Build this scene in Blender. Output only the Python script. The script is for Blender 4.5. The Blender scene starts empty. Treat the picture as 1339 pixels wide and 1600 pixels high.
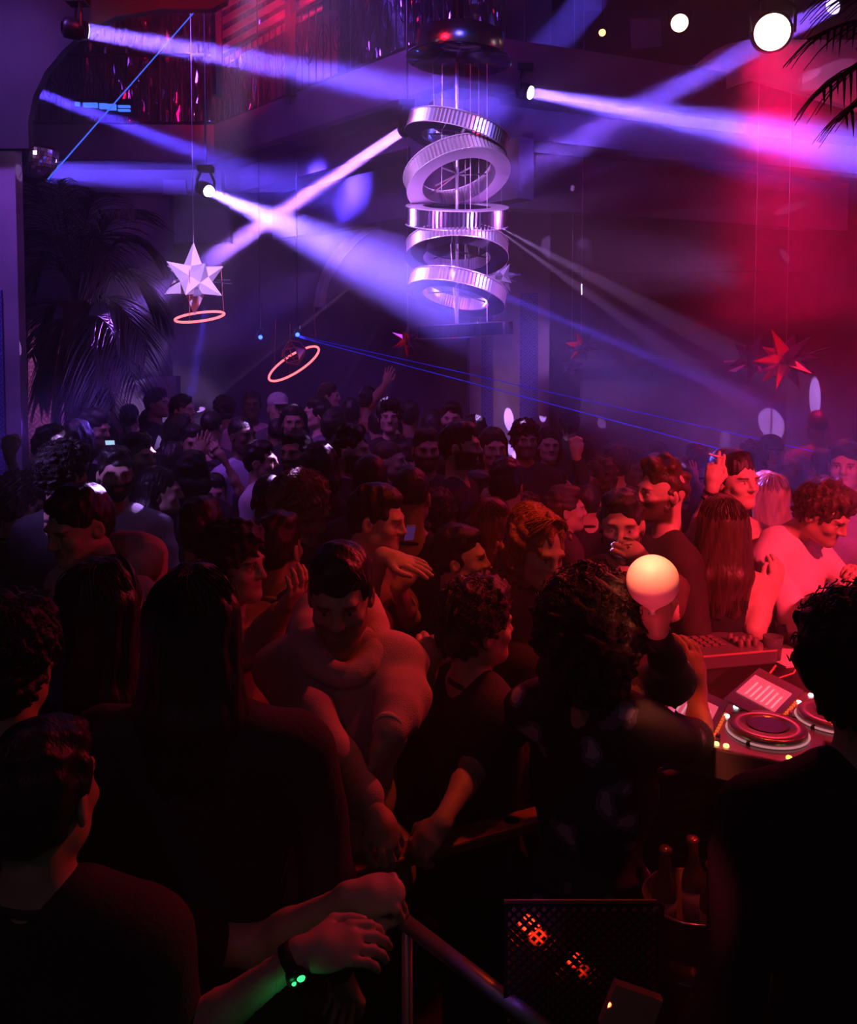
import bpy, math, random
import numpy as np
from mathutils import Vector, Matrix, Euler

# ---------------------------------------------------------------- camera, world, exposure
F_PX = 1400.0                      # focal length in pixels of the 1339 x 1600 frame
CZ = 2.35                          # camera height
PITCH = math.radians(3.0)
PX0, PY0 = 669.5, 613.0            # principal point (lens shift keeps the verticals upright)
cam_data = bpy.data.cameras.new('camera')
cam_data.sensor_fit = 'AUTO'; cam_data.sensor_width = 36.0
cam_data.lens = F_PX / 1600.0 * 36.0
cam_data.shift_y = (PY0 - 800.0) / 1600.0
cam_data.clip_start = 0.05; cam_data.clip_end = 100
cam = bpy.data.objects.new('camera', cam_data)
bpy.context.scene.collection.objects.link(cam)
cam.location = (0, 0, CZ)
cam.rotation_euler = (math.pi / 2 - PITCH, 0, 0)
bpy.context.scene.camera = cam
scene = bpy.context.scene
scene.view_settings.view_transform = 'Standard'
scene.view_settings.look = 'None'
scene.view_settings.gamma = 1.0
scene.view_settings.exposure = 0.0
scene.view_settings.use_curve_mapping = False
scene.cycles.use_denoising = True
scene.cycles.max_bounces = 6
scene.cycles.diffuse_bounces = 2
scene.cycles.glossy_bounces = 3
scene.cycles.transmission_bounces = 4
scene.cycles.volume_bounces = 0
scene.cycles.transparent_max_bounces = 12
scene.cycles.sample_clamp_indirect = 4.0
scene.cycles.caustics_reflective = False
scene.cycles.caustics_refractive = False
world = bpy.data.worlds.new('world'); scene.world = world
world.use_nodes = True
world.node_tree.nodes['Background'].inputs[0].default_value = (0.35, 0.75, 0.8, 1)
world.node_tree.nodes['Background'].inputs[1].default_value = 0.014

def P(px, py, d):
    """World point seen at pixel (px, py), d metres in front of the camera (world Y)."""
    rx = (px - PX0) / F_PX; ry = -(py - PY0) / F_PX
    c, s = math.cos(PITCH), math.sin(PITCH)
    v = Vector((rx, c + ry * s, -s + ry * c))
    v *= d / v.y
    return Vector((0, 0, CZ)) + v

C = scene.collection
VIOLET = (0.25, 0.12, 1.0); BLUE = (0.06, 0.06, 1.0); LILAC = (0.55, 0.36, 1.0)
RED = (1.0, 0.012, 0.02); CRIMSON = (1.0, 0.0, 0.11); ORANGE = (1.0, 0.055, 0.015)

def lamp(name, kind, loc, target, energy, color, spot=None, blend=0.5, size=0.05, falloff=None, scale=None, size_y=None, spec=None, vol=None):
    l = bpy.data.lights.new(name, kind)
    l.energy = energy; l.color = color
    if kind == 'SPOT':
        l.spot_size = math.radians(spot); l.spot_blend = blend; l.shadow_soft_size = size
    elif kind == 'POINT':
        l.shadow_soft_size = size
    elif kind == 'AREA':
        l.size = size
        if size_y: l.shape = 'RECTANGLE'; l.size_y = size_y
    if spec is not None: l.specular_factor = spec
    if vol is not None: l.volume_factor = vol
    if falloff:
        l.use_nodes = True
        nt = l.node_tree; em = nt.nodes['Emission']
        fo = nt.nodes.new('ShaderNodeLightFalloff'); fo.inputs['Strength'].default_value = 1.0
        nt.links.new(fo.outputs[falloff], em.inputs['Strength'])
    o = bpy.data.objects.new(name, l); C.objects.link(o)
    o.location = loc
    d = Vector(target) - Vector(loc)
    q = d.to_track_quat('-Z', 'Y'); o.rotation_euler = q.to_euler()
    if scale: o.scale = scale
    return o
# ---------------------------------------------------------------- materials
MATS = {}
def nt_new(name):
    m = bpy.data.materials.new(name); m.use_nodes = True
    nt = m.node_tree; return m, nt, nt.nodes['Principled BSDF']

def mat(name, col=(0.5, 0.5, 0.5), rough=0.6, metal=0.0, noise=0.0, nscale=8.0, bump=0.0, bscale=40.0, stretch=(1, 1, 1), objcol=False, attr=None,
        coat=0.0, trans=0.0, alpha=1.0, sheen=0.0, spec=0.5, ior=1.45):
    if name in MATS: return MATS[name]
    m, nt, bs = nt_new(name)
    N, L = nt.nodes, nt.links
    bs.inputs['Roughness'].default_value = rough
    bs.inputs['Metallic'].default_value = metal
    bs.inputs['Coat Weight'].default_value = coat
    bs.inputs['Transmission Weight'].default_value = trans
    bs.inputs['Alpha'].default_value = alpha
    bs.inputs['Sheen Weight'].default_value = sheen
    bs.inputs['Specular IOR Level'].default_value = spec
    bs.inputs['IOR'].default_value = ior
    tc = N.new('ShaderNodeTexCoord'); mp = N.new('ShaderNodeMapping'); mp.inputs['Scale'].default_value = stretch
    L.new(tc.outputs['Object'], mp.inputs['Vector'])
    rgb = N.new('ShaderNodeRGB'); rgb.outputs[0].default_value = (*col, 1)
    cur = rgb.outputs[0]
    def mult(a, b):
        mx = N.new('ShaderNodeMix'); mx.data_type = 'RGBA'; mx.blend_type = 'MULTIPLY'; mx.inputs[0].default_value = 1.0
        L.new(a, mx.inputs[6]); L.new(b, mx.inputs[7]); return mx.outputs[2]
    if objcol:
        oi = N.new('ShaderNodeObjectInfo'); cur = mult(cur, oi.outputs['Color'])
    if attr:
        at = N.new('ShaderNodeAttribute'); at.attribute_name = attr; cur = mult(cur, at.outputs['Color'])
    if noise > 0:
        nz = N.new('ShaderNodeTexNoise'); nz.inputs['Scale'].default_value = nscale; nz.inputs['Detail'].default_value = 4
        L.new(mp.outputs[0], nz.inputs['Vector'])
        cr = N.new('ShaderNodeValToRGB'); cr.color_ramp.elements[0].position = 0.3; cr.color_ramp.elements[1].position = 0.7
        v = 1 - noise; cr.color_ramp.elements[0].color = (v, v, v, 1); cr.color_ramp.elements[1].color = (1 + noise * .4, 1 + noise * .4, 1 + noise * .4, 1)
        L.new(nz.outputs['Fac'], cr.inputs[0]); cur = mult(cur, cr.outputs[0])
    L.new(cur, bs.inputs['Base Color'])
    if bump > 0:
        nb = N.new('ShaderNodeTexNoise'); nb.inputs['Scale'].default_value = bscale; nb.inputs['Detail'].default_value = 5
        L.new(mp.outputs[0], nb.inputs['Vector'])
        bp = N.new('ShaderNodeBump'); bp.inputs['Strength'].default_value = bump; bp.inputs['Distance'].default_value = 0.01
        L.new(nb.outputs['Fac'], bp.inputs['Height']); L.new(bp.outputs[0], bs.inputs['Normal'])
    MATS[name] = m; return m

def emat(name, col=(1, 1, 1), strength=1.0):
    if name in MATS: return MATS[name]
    m, nt, bs = nt_new(name)
    bs.inputs['Base Color'].default_value = (*[c * .5 for c in col], 1)
    bs.inputs['Emission Color'].default_value = (*col, 1)
    bs.inputs['Emission Strength'].default_value = strength
    MATS[name] = m; return m

def haze_mat(name, density):
    if name in MATS: return MATS[name]
    m = bpy.data.materials.new(name); m.use_nodes = True
    nt = m.node_tree; nt.nodes.clear()
    o = nt.nodes.new('ShaderNodeOutputMaterial'); v = nt.nodes.new('ShaderNodeVolumeScatter')
    v.inputs['Color'].default_value = (1, 1, 1, 1)
    v.inputs['Density'].default_value = density; v.inputs['Anisotropy'].default_value = 0.0
    nt.links.new(v.outputs[0], o.inputs['Volume'])
    m.cycles.homogeneous_volume = True
    MATS[name] = m; return m

def tile_mat(name, c1, c2, scale):
    """Moorish pattern tiles: rings and diamonds from wave functions of object x/y and z."""
    if name in MATS: return MATS[name]
    m, nt, bs = nt_new(name); N, L = nt.nodes, nt.links
    tc = N.new('ShaderNodeTexCoord'); mp = N.new('ShaderNodeMapping'); mp.inputs['Scale'].default_value = (scale,) * 3
    L.new(tc.outputs['Object'], mp.inputs['Vector'])
    sep = N.new('ShaderNodeSeparateXYZ'); L.new(mp.outputs[0], sep.inputs[0])
    def M(op, a, b=None):
        n = N.new('ShaderNodeMath'); n.operation = op
        for i, v in enumerate([a, b]):
            if v is None: continue
            if hasattr(v, 'links') or hasattr(v, 'is_linked'): L.new(v, n.inputs[i])
            else: n.inputs[i].default_value = v
        return n.outputs[0]
    xy = M('ADD', sep.outputs[0], sep.outputs[1])
    fx = M('SUBTRACT', M('FRACT', xy), 0.5); fz = M('SUBTRACT', M('FRACT', sep.outputs[2]), 0.5)
    r = M('SQRT', M('ADD', M('MULTIPLY', fx, fx), M('MULTIPLY', fz, fz)))
    ring = M('SINE', M('MULTIPLY', r, 26.0))
    dia = M('SINE', M('MULTIPLY', M('ADD', M('ABSOLUTE', fx), M('ABSOLUTE', fz)), 19.0))
    pat = M('GREATER_THAN', M('ADD', ring, dia), 0.35)
    mx = N.new('ShaderNodeMix'); mx.data_type = 'RGBA'; L.new(pat, mx.inputs[0])
    mx.inputs[6].default_value = (*c1, 1); mx.inputs[7].default_value = (*c2, 1)
    L.new(mx.outputs[2], bs.inputs['Base Color']); bs.inputs['Roughness'].default_value = 0.3
    MATS[name] = m; return m

# ---------------------------------------------------------------- mesh helpers
def link(name, V, F, m, parent=None, smooth=False, colors=None, color=None):
    """One mesh object from vertices (n,3) and faces: list of lists, or an (n,3|4) array."""
    V = np.asarray(V, dtype=np.float32)
    me = bpy.data.meshes.new(name)
    if isinstance(F, np.ndarray):
        k = F.shape[1]
        me.vertices.add(len(V)); me.vertices.foreach_set('co', V.ravel())
        me.loops.add(F.size); me.loops.foreach_set('vertex_index', F.astype(np.int32).ravel())
        me.polygons.add(len(F)); me.polygons.foreach_set('loop_start', np.arange(0, F.size, k, dtype=np.int32))
        try: me.polygons.foreach_set('loop_total', np.full(len(F), k, dtype=np.int32))
        except Exception: pass
        me.update(calc_edges=True)
    else:
        me.from_pydata([tuple(map(float, v)) for v in V], [], F)
    if smooth: me.polygons.foreach_set('use_smooth', np.ones(len(me.polygons), dtype=bool))
    if colors is not None:
        a = me.color_attributes.new('Col', 'FLOAT_COLOR', 'POINT')
        a.data.foreach_set('color', np.hstack([colors, np.ones((len(V), 1))]).astype(np.float32).ravel())
    me.validate()
    o = bpy.data.objects.new(name, me); C.objects.link(o)
    if m: me.materials.append(m)
    if parent: o.parent = parent
    if color: o.color = (*color, 1)
    return o

def tag(o, label=None, cat=None, group=None, kind=None):
    if label: o['label'] = label
    if cat: o['category'] = cat
    if group: o['group'] = group
    if kind: o['kind'] = kind
    return o

def empty(name, loc=(0, 0, 0), rz=0.0, rot=None):
    o = bpy.data.objects.new(name, None); C.objects.link(o); o.location = loc
    o.rotation_euler = rot if rot else (0, 0, rz); o.empty_display_size = 0.1
    return o

class MB:
    """Collects shapes into one mesh."""
    def __init__(s): s.V = []; s.F = []
    def add(s, V, F):
        n = len(s.V); s.V += [tuple(v) for v in V]; s.F += [[i + n for i in f] for f in F]; return s
    def box(s, c, d, rot=None):
        cx, cy, cz = c; x, y, z = d[0] / 2, d[1] / 2, d[2] / 2
        V = [Vector((i * x, j * y, k * z)) for i in (-1, 1) for j in (-1, 1) for k in (-1, 1)]
        if rot is not None: V = [rot @ v for v in V]
        V = [v + Vector(c) for v in V]
        return s.add(V, [[0, 1, 3, 2], [4, 6, 7, 5], [0, 4, 5, 1], [2, 3, 7, 6], [0, 2, 6, 4], [1, 5, 7, 3]])
    def tube(s, pts, r, n=8, closed=False, cap=True):
        pts = [Vector(p) for p in pts]; m = len(pts)
        rs = r if isinstance(r, (list, tuple)) else [r] * m
        V = []; F = []; up = None
        for i, p in enumerate(pts):
            if closed: t = (pts[(i + 1) % m] - pts[i - 1])
            else: t = pts[min(i + 1, m - 1)] - pts[max(i - 1, 0)]
            t.normalize()
            if up is None:
                up = Vector((0, 0, 1)) if abs(t.z) < .9 else Vector((1, 0, 0))
            a = t.cross(up).normalized(); b = a.cross(t).normalized(); up = b
            for k in range(n):
                th = 2 * math.pi * k / n
                V.append(p + (a * math.cos(th) + b * math.sin(th)) * rs[i])
        for i in range(m if closed else m - 1):
            for k in range(n):
                j = (i + 1) % m
                F.append([i * n + k, i * n + (k + 1) % n, j * n + (k + 1) % n, j * n + k])
        if not closed and cap:
            F.append(list(range(n))[::-1]); F.append([(m - 1) * n + k for k in range(n)])
        return s.add(V, F)
    def lathe(s, prof, n=32, M=None, cx=0, cy=0, closed=False):
        """prof: list of (r, z)."""
        V = []; F = []; m = len(prof)
        for (r, z) in prof:
            for k in range(n):
                t = 2 * math.pi * k / n; V.append(Vector((cx + r * math.cos(t), cy + r * math.sin(t), z)))
        for i in range(m if closed else m - 1):
            j = (i + 1) % m
            for k in range(n):
                F.append([i * n + k, i * n + (k + 1) % n, j * n + (k + 1) % n, j * n + k])
        if M is not None: V = [M @ v for v in V]
        return s.add(V, F)
    def prism(s, poly, dvec):
        """extrude a 3D polygon by a vector"""
        n = len(poly); V = [Vector(p) for p in poly] + [Vector(p) + Vector(dvec) for p in poly]
        F = [list(range(n))[::-1], list(range(n, 2 * n))] + [[i, (i + 1) % n, (i + 1) % n + n, i + n] for i in range(n)]
        return s.add(V, F)
    def build(s, name, m, parent=None, smooth=False, color=None):
        return link(name, s.V, s.F, m, parent, smooth, color=color)

def structure(name, mb, m, smooth=False):
    o = mb.build(name, m, None, smooth); o['kind'] = 'structure'; return o

def bevel(o, w=0.01, seg=2):
    b = o.modifiers.new('bevel', 'BEVEL'); b.width = w; b.segments = seg; b.limit_method = 'ANGLE'; return o

# ---------------------------------------------------------------- smooth signed-distance bodies
def seg_sd(X, Y, Z, a, b, ra, rb):
    ax, ay, az = a; bx, by, bz = b
    dx, dy, dz = bx - ax, by - ay, bz - az
    L2 = dx * dx + dy * dy + dz * dz + 1e-12
    t = np.clip(((X - ax) * dx + (Y - ay) * dy + (Z - az) * dz) / L2, 0, 1)
    return np.sqrt((X - ax - t * dx) ** 2 + (Y - ay - t * dy) ** 2 + (Z - az - t * dz) ** 2) - (ra + (rb - ra) * t)

def ell_sd(X, Y, Z, c, r, R):
    x, y, z = X - c[0], Y - c[1], Z - c[2]
    if R is not None:
        x, y, z = (R[0][0] * x + R[1][0] * y + R[2][0] * z, R[0][1] * x + R[1][1] * y + R[2][1] * z, R[0][2] * x + R[1][2] * y + R[2][2] * z)
    k0 = np.sqrt((x / r[0]) ** 2 + (y / r[1]) ** 2 + (z / r[2]) ** 2)
    k1 = np.sqrt((x / r[0] ** 2) ** 2 + (y / r[1] ** 2) ** 2 + (z / r[2] ** 2) ** 2) + 1e-9
    return k0 * (k0 - 1.0) / k1

def cap(a, b, ra, rb=None, k=0.02, op=0): return ('c', tuple(a), tuple(b), ra, ra if rb is None else rb, k, op)
def ell(c, r, R=None, k=0.02, op=0): return ('e', tuple(c), tuple(r), R, 0, k, op)

def xf(prims, M, s=1.0):
    """transform primitives by rigid matrix M (4x4) after a uniform scale s"""
    out = []; R3 = M.to_3x3()
    for p in prims:
        if p[0] == 'c': out.append(('c', tuple(M @ (Vector(p[1]) * s)), tuple(M @ (Vector(p[2]) * s)), p[3] * s, p[4] * s, p[5] * s, p[6]))
        else:
            R = R3 if p[3] is None else R3 @ p[3]
            out.append(('e', tuple(M @ (Vector(p[1]) * s)), tuple(q * s for q in p[2]), R, 0, p[5] * s, p[6]))
    return out

def pbox(p):
    if p[0] == 'c':
        r = max(p[3], p[4]); a, b = np.array(p[1]), np.array(p[2]); return np.minimum(a, b) - r, np.maximum(a, b) + r
    r = max(p[2]) if p[3] is not None else np.array(p[2]); c = np.array(p[1]); return c - r, c + r

def surf(prims, h, box=None, noise=None, pad=0.02):
    """surface nets of the smooth union; returns V (n,3) float, F (m,4) int"""
    bs = [pbox(p) for p in prims if p[6] == 0]
    lo = np.min([b[0] for b in bs], axis=0) - h * 2 - pad; hi = np.max([b[1] for b in bs], axis=0) + h * 2 + pad
    if box is not None: lo = np.maximum(lo, box[0]); hi = np.minimum(hi, box[1])
    lo = np.floor(lo / h) * h
    n = np.maximum(np.ceil((hi - lo) / h).astype(int) + 1, 3)
    ax = [(lo[i] + h * np.arange(n[i])).astype(np.float32) for i in range(3)]
    f = np.full(tuple(n), 0.5, dtype=np.float32)
    for p in prims:
        b0, b1 = pbox(p); m = p[5] + 3 * h + pad
        i0 = np.clip(np.floor((b0 - m - lo) / h).astype(int), 0, n); i1 = np.clip(np.ceil((b1 + m - lo) / h).astype(int) + 1, 0, n)
        if np.any(i1 <= i0): continue
        sl = tuple(slice(i0[i], i1[i]) for i in range(3))
        X = ax[0][sl[0]][:, None, None]; Y = ax[1][sl[1]][None, :, None]; Z = ax[2][sl[2]][None, None, :]
        d = seg_sd(X, Y, Z, p[1], p[2], p[3], p[4]) if p[0] == 'c' else ell_sd(X, Y, Z, p[1], p[2], p[3])
        g = f[sl]; k = p[5]
        if p[6] == 0:
            if k > 0:
                hh = np.maximum(k - np.abs(g - d), 0) / k; f[sl] = np.minimum(g, d) - hh * hh * k * .25
            else: f[sl] = np.minimum(g, d)
        else:
            hh = np.maximum(k - np.abs(g + d), 0) / max(k, 1e-6); f[sl] = np.maximum(g, -d) + hh * hh * k * .25
    if noise is not None:
        X = ax[0][:, None, None]; Y = ax[1][None, :, None]; Z = ax[2][None, None, :]
        f = f + noise(X, Y, Z).astype(np.float32)
    # surface nets
    s = f < 0
    if box is None:
        pass
    cs = np.zeros(tuple(n - 1), dtype=np.int8)
    for i in (0, 1):
        for j in (0, 1):
            for k in (0, 1):
                cs += s[i:n[0] - 1 + i, j:n[1] - 1 + j, k:n[2] - 1 + k]
    act = (cs > 0) & (cs < 8)
    idx = np.full(act.shape, -1, dtype=np.int64); I = np.argwhere(act); idx[act] = np.arange(len(I))
    if len(I) == 0: return np.zeros((0, 3)), np.zeros((0, 4), dtype=np.int64)
    cor = {}
    for i in (0, 1):
        for j in (0, 1):
            for k in (0, 1): cor[(i, j, k)] = f[I[:, 0] + i, I[:, 1] + j, I[:, 2] + k]
    acc = np.zeros((len(I), 3)); cnt = np.zeros(len(I))
    for a in cor:
        for d in range(3):
            if a[d] == 1: continue
            b = list(a); b[d] = 1; b = tuple(b)
            fa, fb = cor[a], cor[b]; c = (fa < 0) != (fb < 0)
            t = np.where(c, fa / np.where(np.abs(fa - fb) < 1e-12, 1, fa - fb), 0)
            for e in range(3): acc[:, e] += np.where(c, a[e] + (t if e == d else 0), 0)
            cnt += c
    V = lo + h * (I + acc / cnt[:, None])
    Fs = []
    for d in range(3):
        e, g = (d + 1) % 3, (d + 2) % 3
        a = [slice(None)] * 3; b = [slice(None)] * 3
        a[d] = slice(0, n[d] - 1); b[d] = slice(1, n[d])
        for q in (e, g): a[q] = slice(1, n[q] - 1); b[q] = slice(1, n[q] - 1)
        sa, sb = s[tuple(a)], s[tuple(b)]
        for flip in (0, 1):
            m_ = (sa & ~sb) if not flip else (~sa & sb)
            J = np.argwhere(m_)
            if len(J) == 0: continue
            J[:, e] += 1; J[:, g] += 1
            def cell(oe, og):
                K = J.copy(); K[:, e] -= oe; K[:, g] -= og; return idx[K[:, 0], K[:, 1], K[:, 2]]
            q = np.stack([cell(1, 1), cell(0, 1), cell(0, 0), cell(1, 0)], axis=1)
            if flip: q = q[:, ::-1]
            Fs.append(q)
    F = np.concatenate(Fs) if Fs else np.zeros((0, 4), dtype=np.int64)
    return V, F[(F >= 0).all(axis=1)]

def multires(prims, h, fine):
    """coarse surface plus finer patches: fine = [(lo, hi, h)]"""
    V, F = surf(prims, h); Vs, Fs, off = [], [], 0
    c = V[F].mean(axis=1); keep = np.ones(len(F), dtype=bool)
    for lo, hi, hf in fine:
        lo, hi = np.array(lo), np.array(hi); g = h * 0.7
        keep &= ~((c > lo + g) & (c < hi - g)).all(axis=1)
    Vs.append(V); Fs.append(F[keep]); off = len(V)
    done = []
    for lo, hi, hf in fine:
        V2, F2 = surf(prims, hf, box=(np.array(lo) - hf * 2, np.array(hi) + hf * 2))
        if len(F2) == 0: continue
        c2 = V2[F2].mean(axis=1); k2 = ((c2 > np.array(lo)) & (c2 < np.array(hi))).all(axis=1)
        for l0, h0 in done: k2 &= ~((c2 > l0) & (c2 < h0)).all(axis=1)
        done.append((np.array(lo), np.array(hi)))
        Vs.append(V2); Fs.append(F2[k2] + off); off += len(V2)
    V = np.concatenate(Vs); F = np.concatenate(Fs)
    u, inv = np.unique(F.ravel(), return_inverse=True)
    return V[u], inv.reshape(F.shape)

def waves(seed, amp, freq, n=7, stretch=(1, 1, 1)):
    rs = np.random.RandomState(seed); W = rs.normal(size=(n, 3)) * freq * np.array(stretch); ph = rs.uniform(0, 6.28, n)
    def g(X, Y, Z):
        o = 0
        for w, p in zip(W, ph): o = o + np.sin(X * w[0] + Y * w[1] + Z * w[2] + p)
        return o * amp / math.sqrt(n)
    return g
# ---------------------------------------------------------------- stage light that floods the room (fixtures seen or out of frame, plus added fill and rim spots)
FLOODS = []
def flood(name, loc, target, energy, color, spot=60, blend=.6, size=.12):
    FLOODS.append(lamp(name, 'SPOT', loc, target, energy, color, spot, blend, size)); return FLOODS[-1]

# red wash from the right of the booth, high and slightly in front of the crowd
flood('red_wash_light', (2.1, 1.0, 3.6), (1.75, 3.4, 1.35), 1050, (1.0, .03, .07), 46, .8, .10)
flood('red_side_light', (4.6, 3.2, 2.9), (.55, 3.1, 1.45), 190, (1.0, .01, .07), 28, .8, .10)
flood('orange_top_light', (1.0, 2.7, 4.3), (.35, 2.9, 1.2), 150, (1.0, .065, .012), 44, .9, .08)
# the big red lamp at upper right, seen in frame: rakes the right wall and the crowd from behind
LAMP_RED = P(1207, 50, 7.0)
flood('red_back_light', LAMP_RED + Vector((-.05, -.15, -.12)), (1.8, 3.6, 1.3), 240, (1.0, .006, .05), 70, .7, .12)
flood('red_wall_light', LAMP_RED + Vector((.2, -.1, -.1)), (4.2, 8.2, 3.2), 200, (1.0, .003, .12), 110, 1.0, .10)
# violet wash over the back of the dance floor
flood('violet_wash_light', (-2.9, 4.6, 5.0), (-1.7, 7.2, 1.3), 330, (.34, .11, 1.0), 64, .9, .2)
flood('violet_back_light', (.6, 10.2, 5.0), (-.9, 7.2, 1.4), 70, (.30, .10, 1.0), 80, .9, .2)
flood('violet_wall_light', (-1.0, 6.5, 5.6), (-.3, 12.5, 3.6), 360, (.22, .05, .85), 110, 1.0, .3)
flood('violet_side_light', (-4.3, 4.6, 3.9), (-2.0, 5.0, 1.4), 14, (.4, .1, .9), 60, .9, .2)
flood('red_rim_light', (2.0, 4.0, 3.5), P(545, 1080, 2.15), 230, (1.0, .03, .04), 22, .8, .06)  # added rim spot without a fixture, brightens the hoodie man
flood('front_fill_light', (-1.0, -.3, 3.9), (-.1, 3.0, 1.2), 11, (.60, .16, .42), 62, .8, .2)  # unseen fill added to lift the dark front of the crowd
flood('violet_fill_light', (-3.0, 2.2, 4.1), P(190, 800, 4.1), 520, (.44, .20, 1.0), 14, .8, .1)  # extra spot added to brighten the pale t shirt at the left
flood('alcove_fill_light', P(150, 470, 7.4), P(68, 590, 8.6), 45, (1.0, .30, .80), 40, .7, .05)  # added spot that brightens the tiled alcove; no lamp stands there
flood('blue_centre_light', (2.6, 8.6, 4.4), P(700, 300, 8.0), 120, (.10, .05, 1.0), 60, .9, .2)
# lilac key on the chandelier and the star
flood('lilac_key_light', (-1.6, 3.2, 5.2), P(714, 340, 7), 1900, (.66, .34, 1.0), 20, .5, .1)
flood('lilac_low_light', (-1.9, 4.9, 2.6), P(714, 350, 7), 420, (.62, .30, 1.0), 30, .6, .1)
flood('pink_low_light', (1.6, 4.4, 2.7), P(714, 380, 7), 500, (.75, .22, 1.0), 28, .6, .1)
lamp('drum_red_light', 'AREA', (-1.6, 4.6, 4.7), P(718, 72, 7), 26, (1.0, .01, .03), size=.6)  # added area lamp giving the drum its red reflection
lamp('drum_blue_light', 'AREA', (.1, 3.9, 5.1), P(718, 72, 7), 22, (.12, .10, 1.0), size=.5)  # added area lamp for the blue reflection on the drum
flood('star_key_light', (-.8, 4.4, 4.2), P(303, 440, 8), 1900, (.62, .40, 1.0), 12, .5, .06)

# ---------------------------------------------------------------- beams in haze
def beam(label, p0, p1, r0, r1, color, energy, dens=.35, lens=None, spread=None, fixture=None, seg=24, name='light_beam'):
    p0, p1 = Vector(p0), Vector(p1); ax = (p1 - p0); Ln = ax.length; ax.normalize()
    q = ax.to_track_quat('Z', 'Y').to_matrix()
    V = []; F = []
    for i, (z, r) in enumerate([(0.012, r0 * 1.05), (Ln, r1)]):
        for k in range(seg):
            t = 2 * math.pi * k / seg; V.append(p0 + q @ Vector((r * math.cos(t), r * math.sin(t), z)))
    for k in range(seg): F.append([k, (k + 1) % seg, seg + (k + 1) % seg, seg + k])
    F.append(list(range(seg))[::-1]); F.append([seg + k for k in range(seg)])
    o = link(name, [v - p0 for v in V], F, haze_mat('haze_%g' % dens, dens)); o.location = p0
    tag(o, label, 'light beam', kind='stuff')
    l = bpy.data.lights.new('beam_light', 'AREA'); l.shape = 'DISK'; l.size = 2 * r0; l.energy = energy; l.color = color
    l.spread = spread if spread else 2 * math.atan((r1 - r0) / Ln)
    lo = bpy.data.objects.new('beam_light', l); C.objects.link(lo); lo.location = p0 + ax * .006
    lo.rotation_euler = ax.to_track_quat('-Z', 'Y').to_euler()
    return o

def mover(label, p0, p1, r, col=(.85, .75, 1.0), strength=9, body=True, tilt_up=True):
    """moving-head lamp: housing barrel, glowing lens dome, yoke and base"""
    p0, p1 = Vector(p0), Vector(p1); ax = (p1 - p0).normalized()
    q = ax.to_track_quat('Z', 'Y').to_matrix().to_4x4(); t = empty('moving_head_light', p0)
    tag(t, label, 'stage light')
    if body:
        hg = MB(); hg.tube([Vector((0, 0, r * 4)) - ax * r * 1.2, Vector((-ax.x * r * 1.2, -ax.y * r * 1.2, max(7.1 - p0.z, r * 5)))], .009, 8); hg.build('hanger', mat('black_metal', (.02, .02, .022), .35, .6), t)
        b = MB(); b.lathe([(r * .7, -r * 3.2), (r * 1.25, -r * 2.9), (r * 1.35, -r * 1.2), (r * 1.2, -r * .15), (r * 1.02, -r * .1), (r * 1.0, -r * .35), (0, -r * .4)], 24, q); b.V += []; b.build('housing', mat('black_metal', (.02, .02, .022), .35, .6), t, True)
        y = MB(); base = Vector((0, 0, r * 3.6))
        side = ax.cross(Vector((0, 0, 1))).normalized()
        for s_ in (-1, 1):
            y.tube([side * s_ * r * 1.5 - ax * r * 1.2, side * s_ * r * 1.6 - ax * r * 1.2 + Vector((0, 0, r * 1.6)), side * s_ * r * .9 + Vector((0, 0, r * 3.0)) - ax * r * 1.2], r * .22, 8)
        y.build('yoke', mat('black_metal'), t)
        bb = MB(); bb.box(base - ax * r * 1.2, (r * 2.6, r * 2.2, r * 1.0)); bevel(bb.build('lamp_base', mat('black_metal'), t), r * .1)
    d = MB(); d.lathe([(r * .98, -r * .3), (r * .95, -r * .05), (r * .75, r * .0), (r * .4, r * .02), (0.0001, r * .03)], 24, q)
    d.build('lens', emat('lens_%g_%g_%g_%g' % (*col, strength), col, strength), t, True)
    return t

def wbeam(label, a, b, ra, rb, color, energy, dens=.12, fix=None, **kw):
    """beam between two (px, py, depth) points; radii in pixels at each end"""
    p0, p1 = P(*a), P(*b)
    o = beam(label, p0, p1, ra * a[2] / F_PX, rb * b[2] / F_PX, color, energy * (2.6 if dens == .12 else 1), dens, **kw)
    if fix: mover(fix[0], p0, p1, fix[1] * a[2] / F_PX, *fix[2:])
    return o

wbeam('bright violet shaft of light slanting from the upper left lamp towards the chandelier top', (138, 49, 5.5), (790, 168, 7.2), 12, 46, (.13, .065, 1.0), 11,
      fix=('moving head lamp with white half round lens at the upper left arch', 12))
wbeam('brightest pale violet cone of light from the lamp beside the star cable down to the chandelier', (327, 299, 8.0), (730, 480, 5.6), 6, 86, (.17, .095, 1.0), 20,
      fix=('small blazing white lamp just right of the star pendant cable', 9, (.9, .8, 1), 14))
wbeam('narrow lilac shaft of light from the lamp left of the top ring down to the left', (628, 205, 7.6), (330, 405, 9.7), 8, 21, (.30, .11, 1.0), 15,
      fix=('small white lamp touching the left end of the uppermost chandelier ring', 10))
wbeam('violet cone of light spreading right from the round lamp right of the chandelier', (830, 145, 8.0), (1420, 250, 6.4), 8, 62, (.16, .085, 1.0), 17,
      fix=('round white lamp on the wall right of the chandelier rod', 10, (.9, .85, 1), 12))
wbeam('wide level violet shaft of light from the left column towards the chandelier', (70, 268, 8.7), (640, 296, 10.5), 17, 62, (.11, .06, 1.0), 8)
wbeam('thin deep blue shaft of light slanting down from the left arch', (55, 143, 6.4), (470, 300, 9.5), 8, 30, (.08, .04, 1.0), 3)
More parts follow.
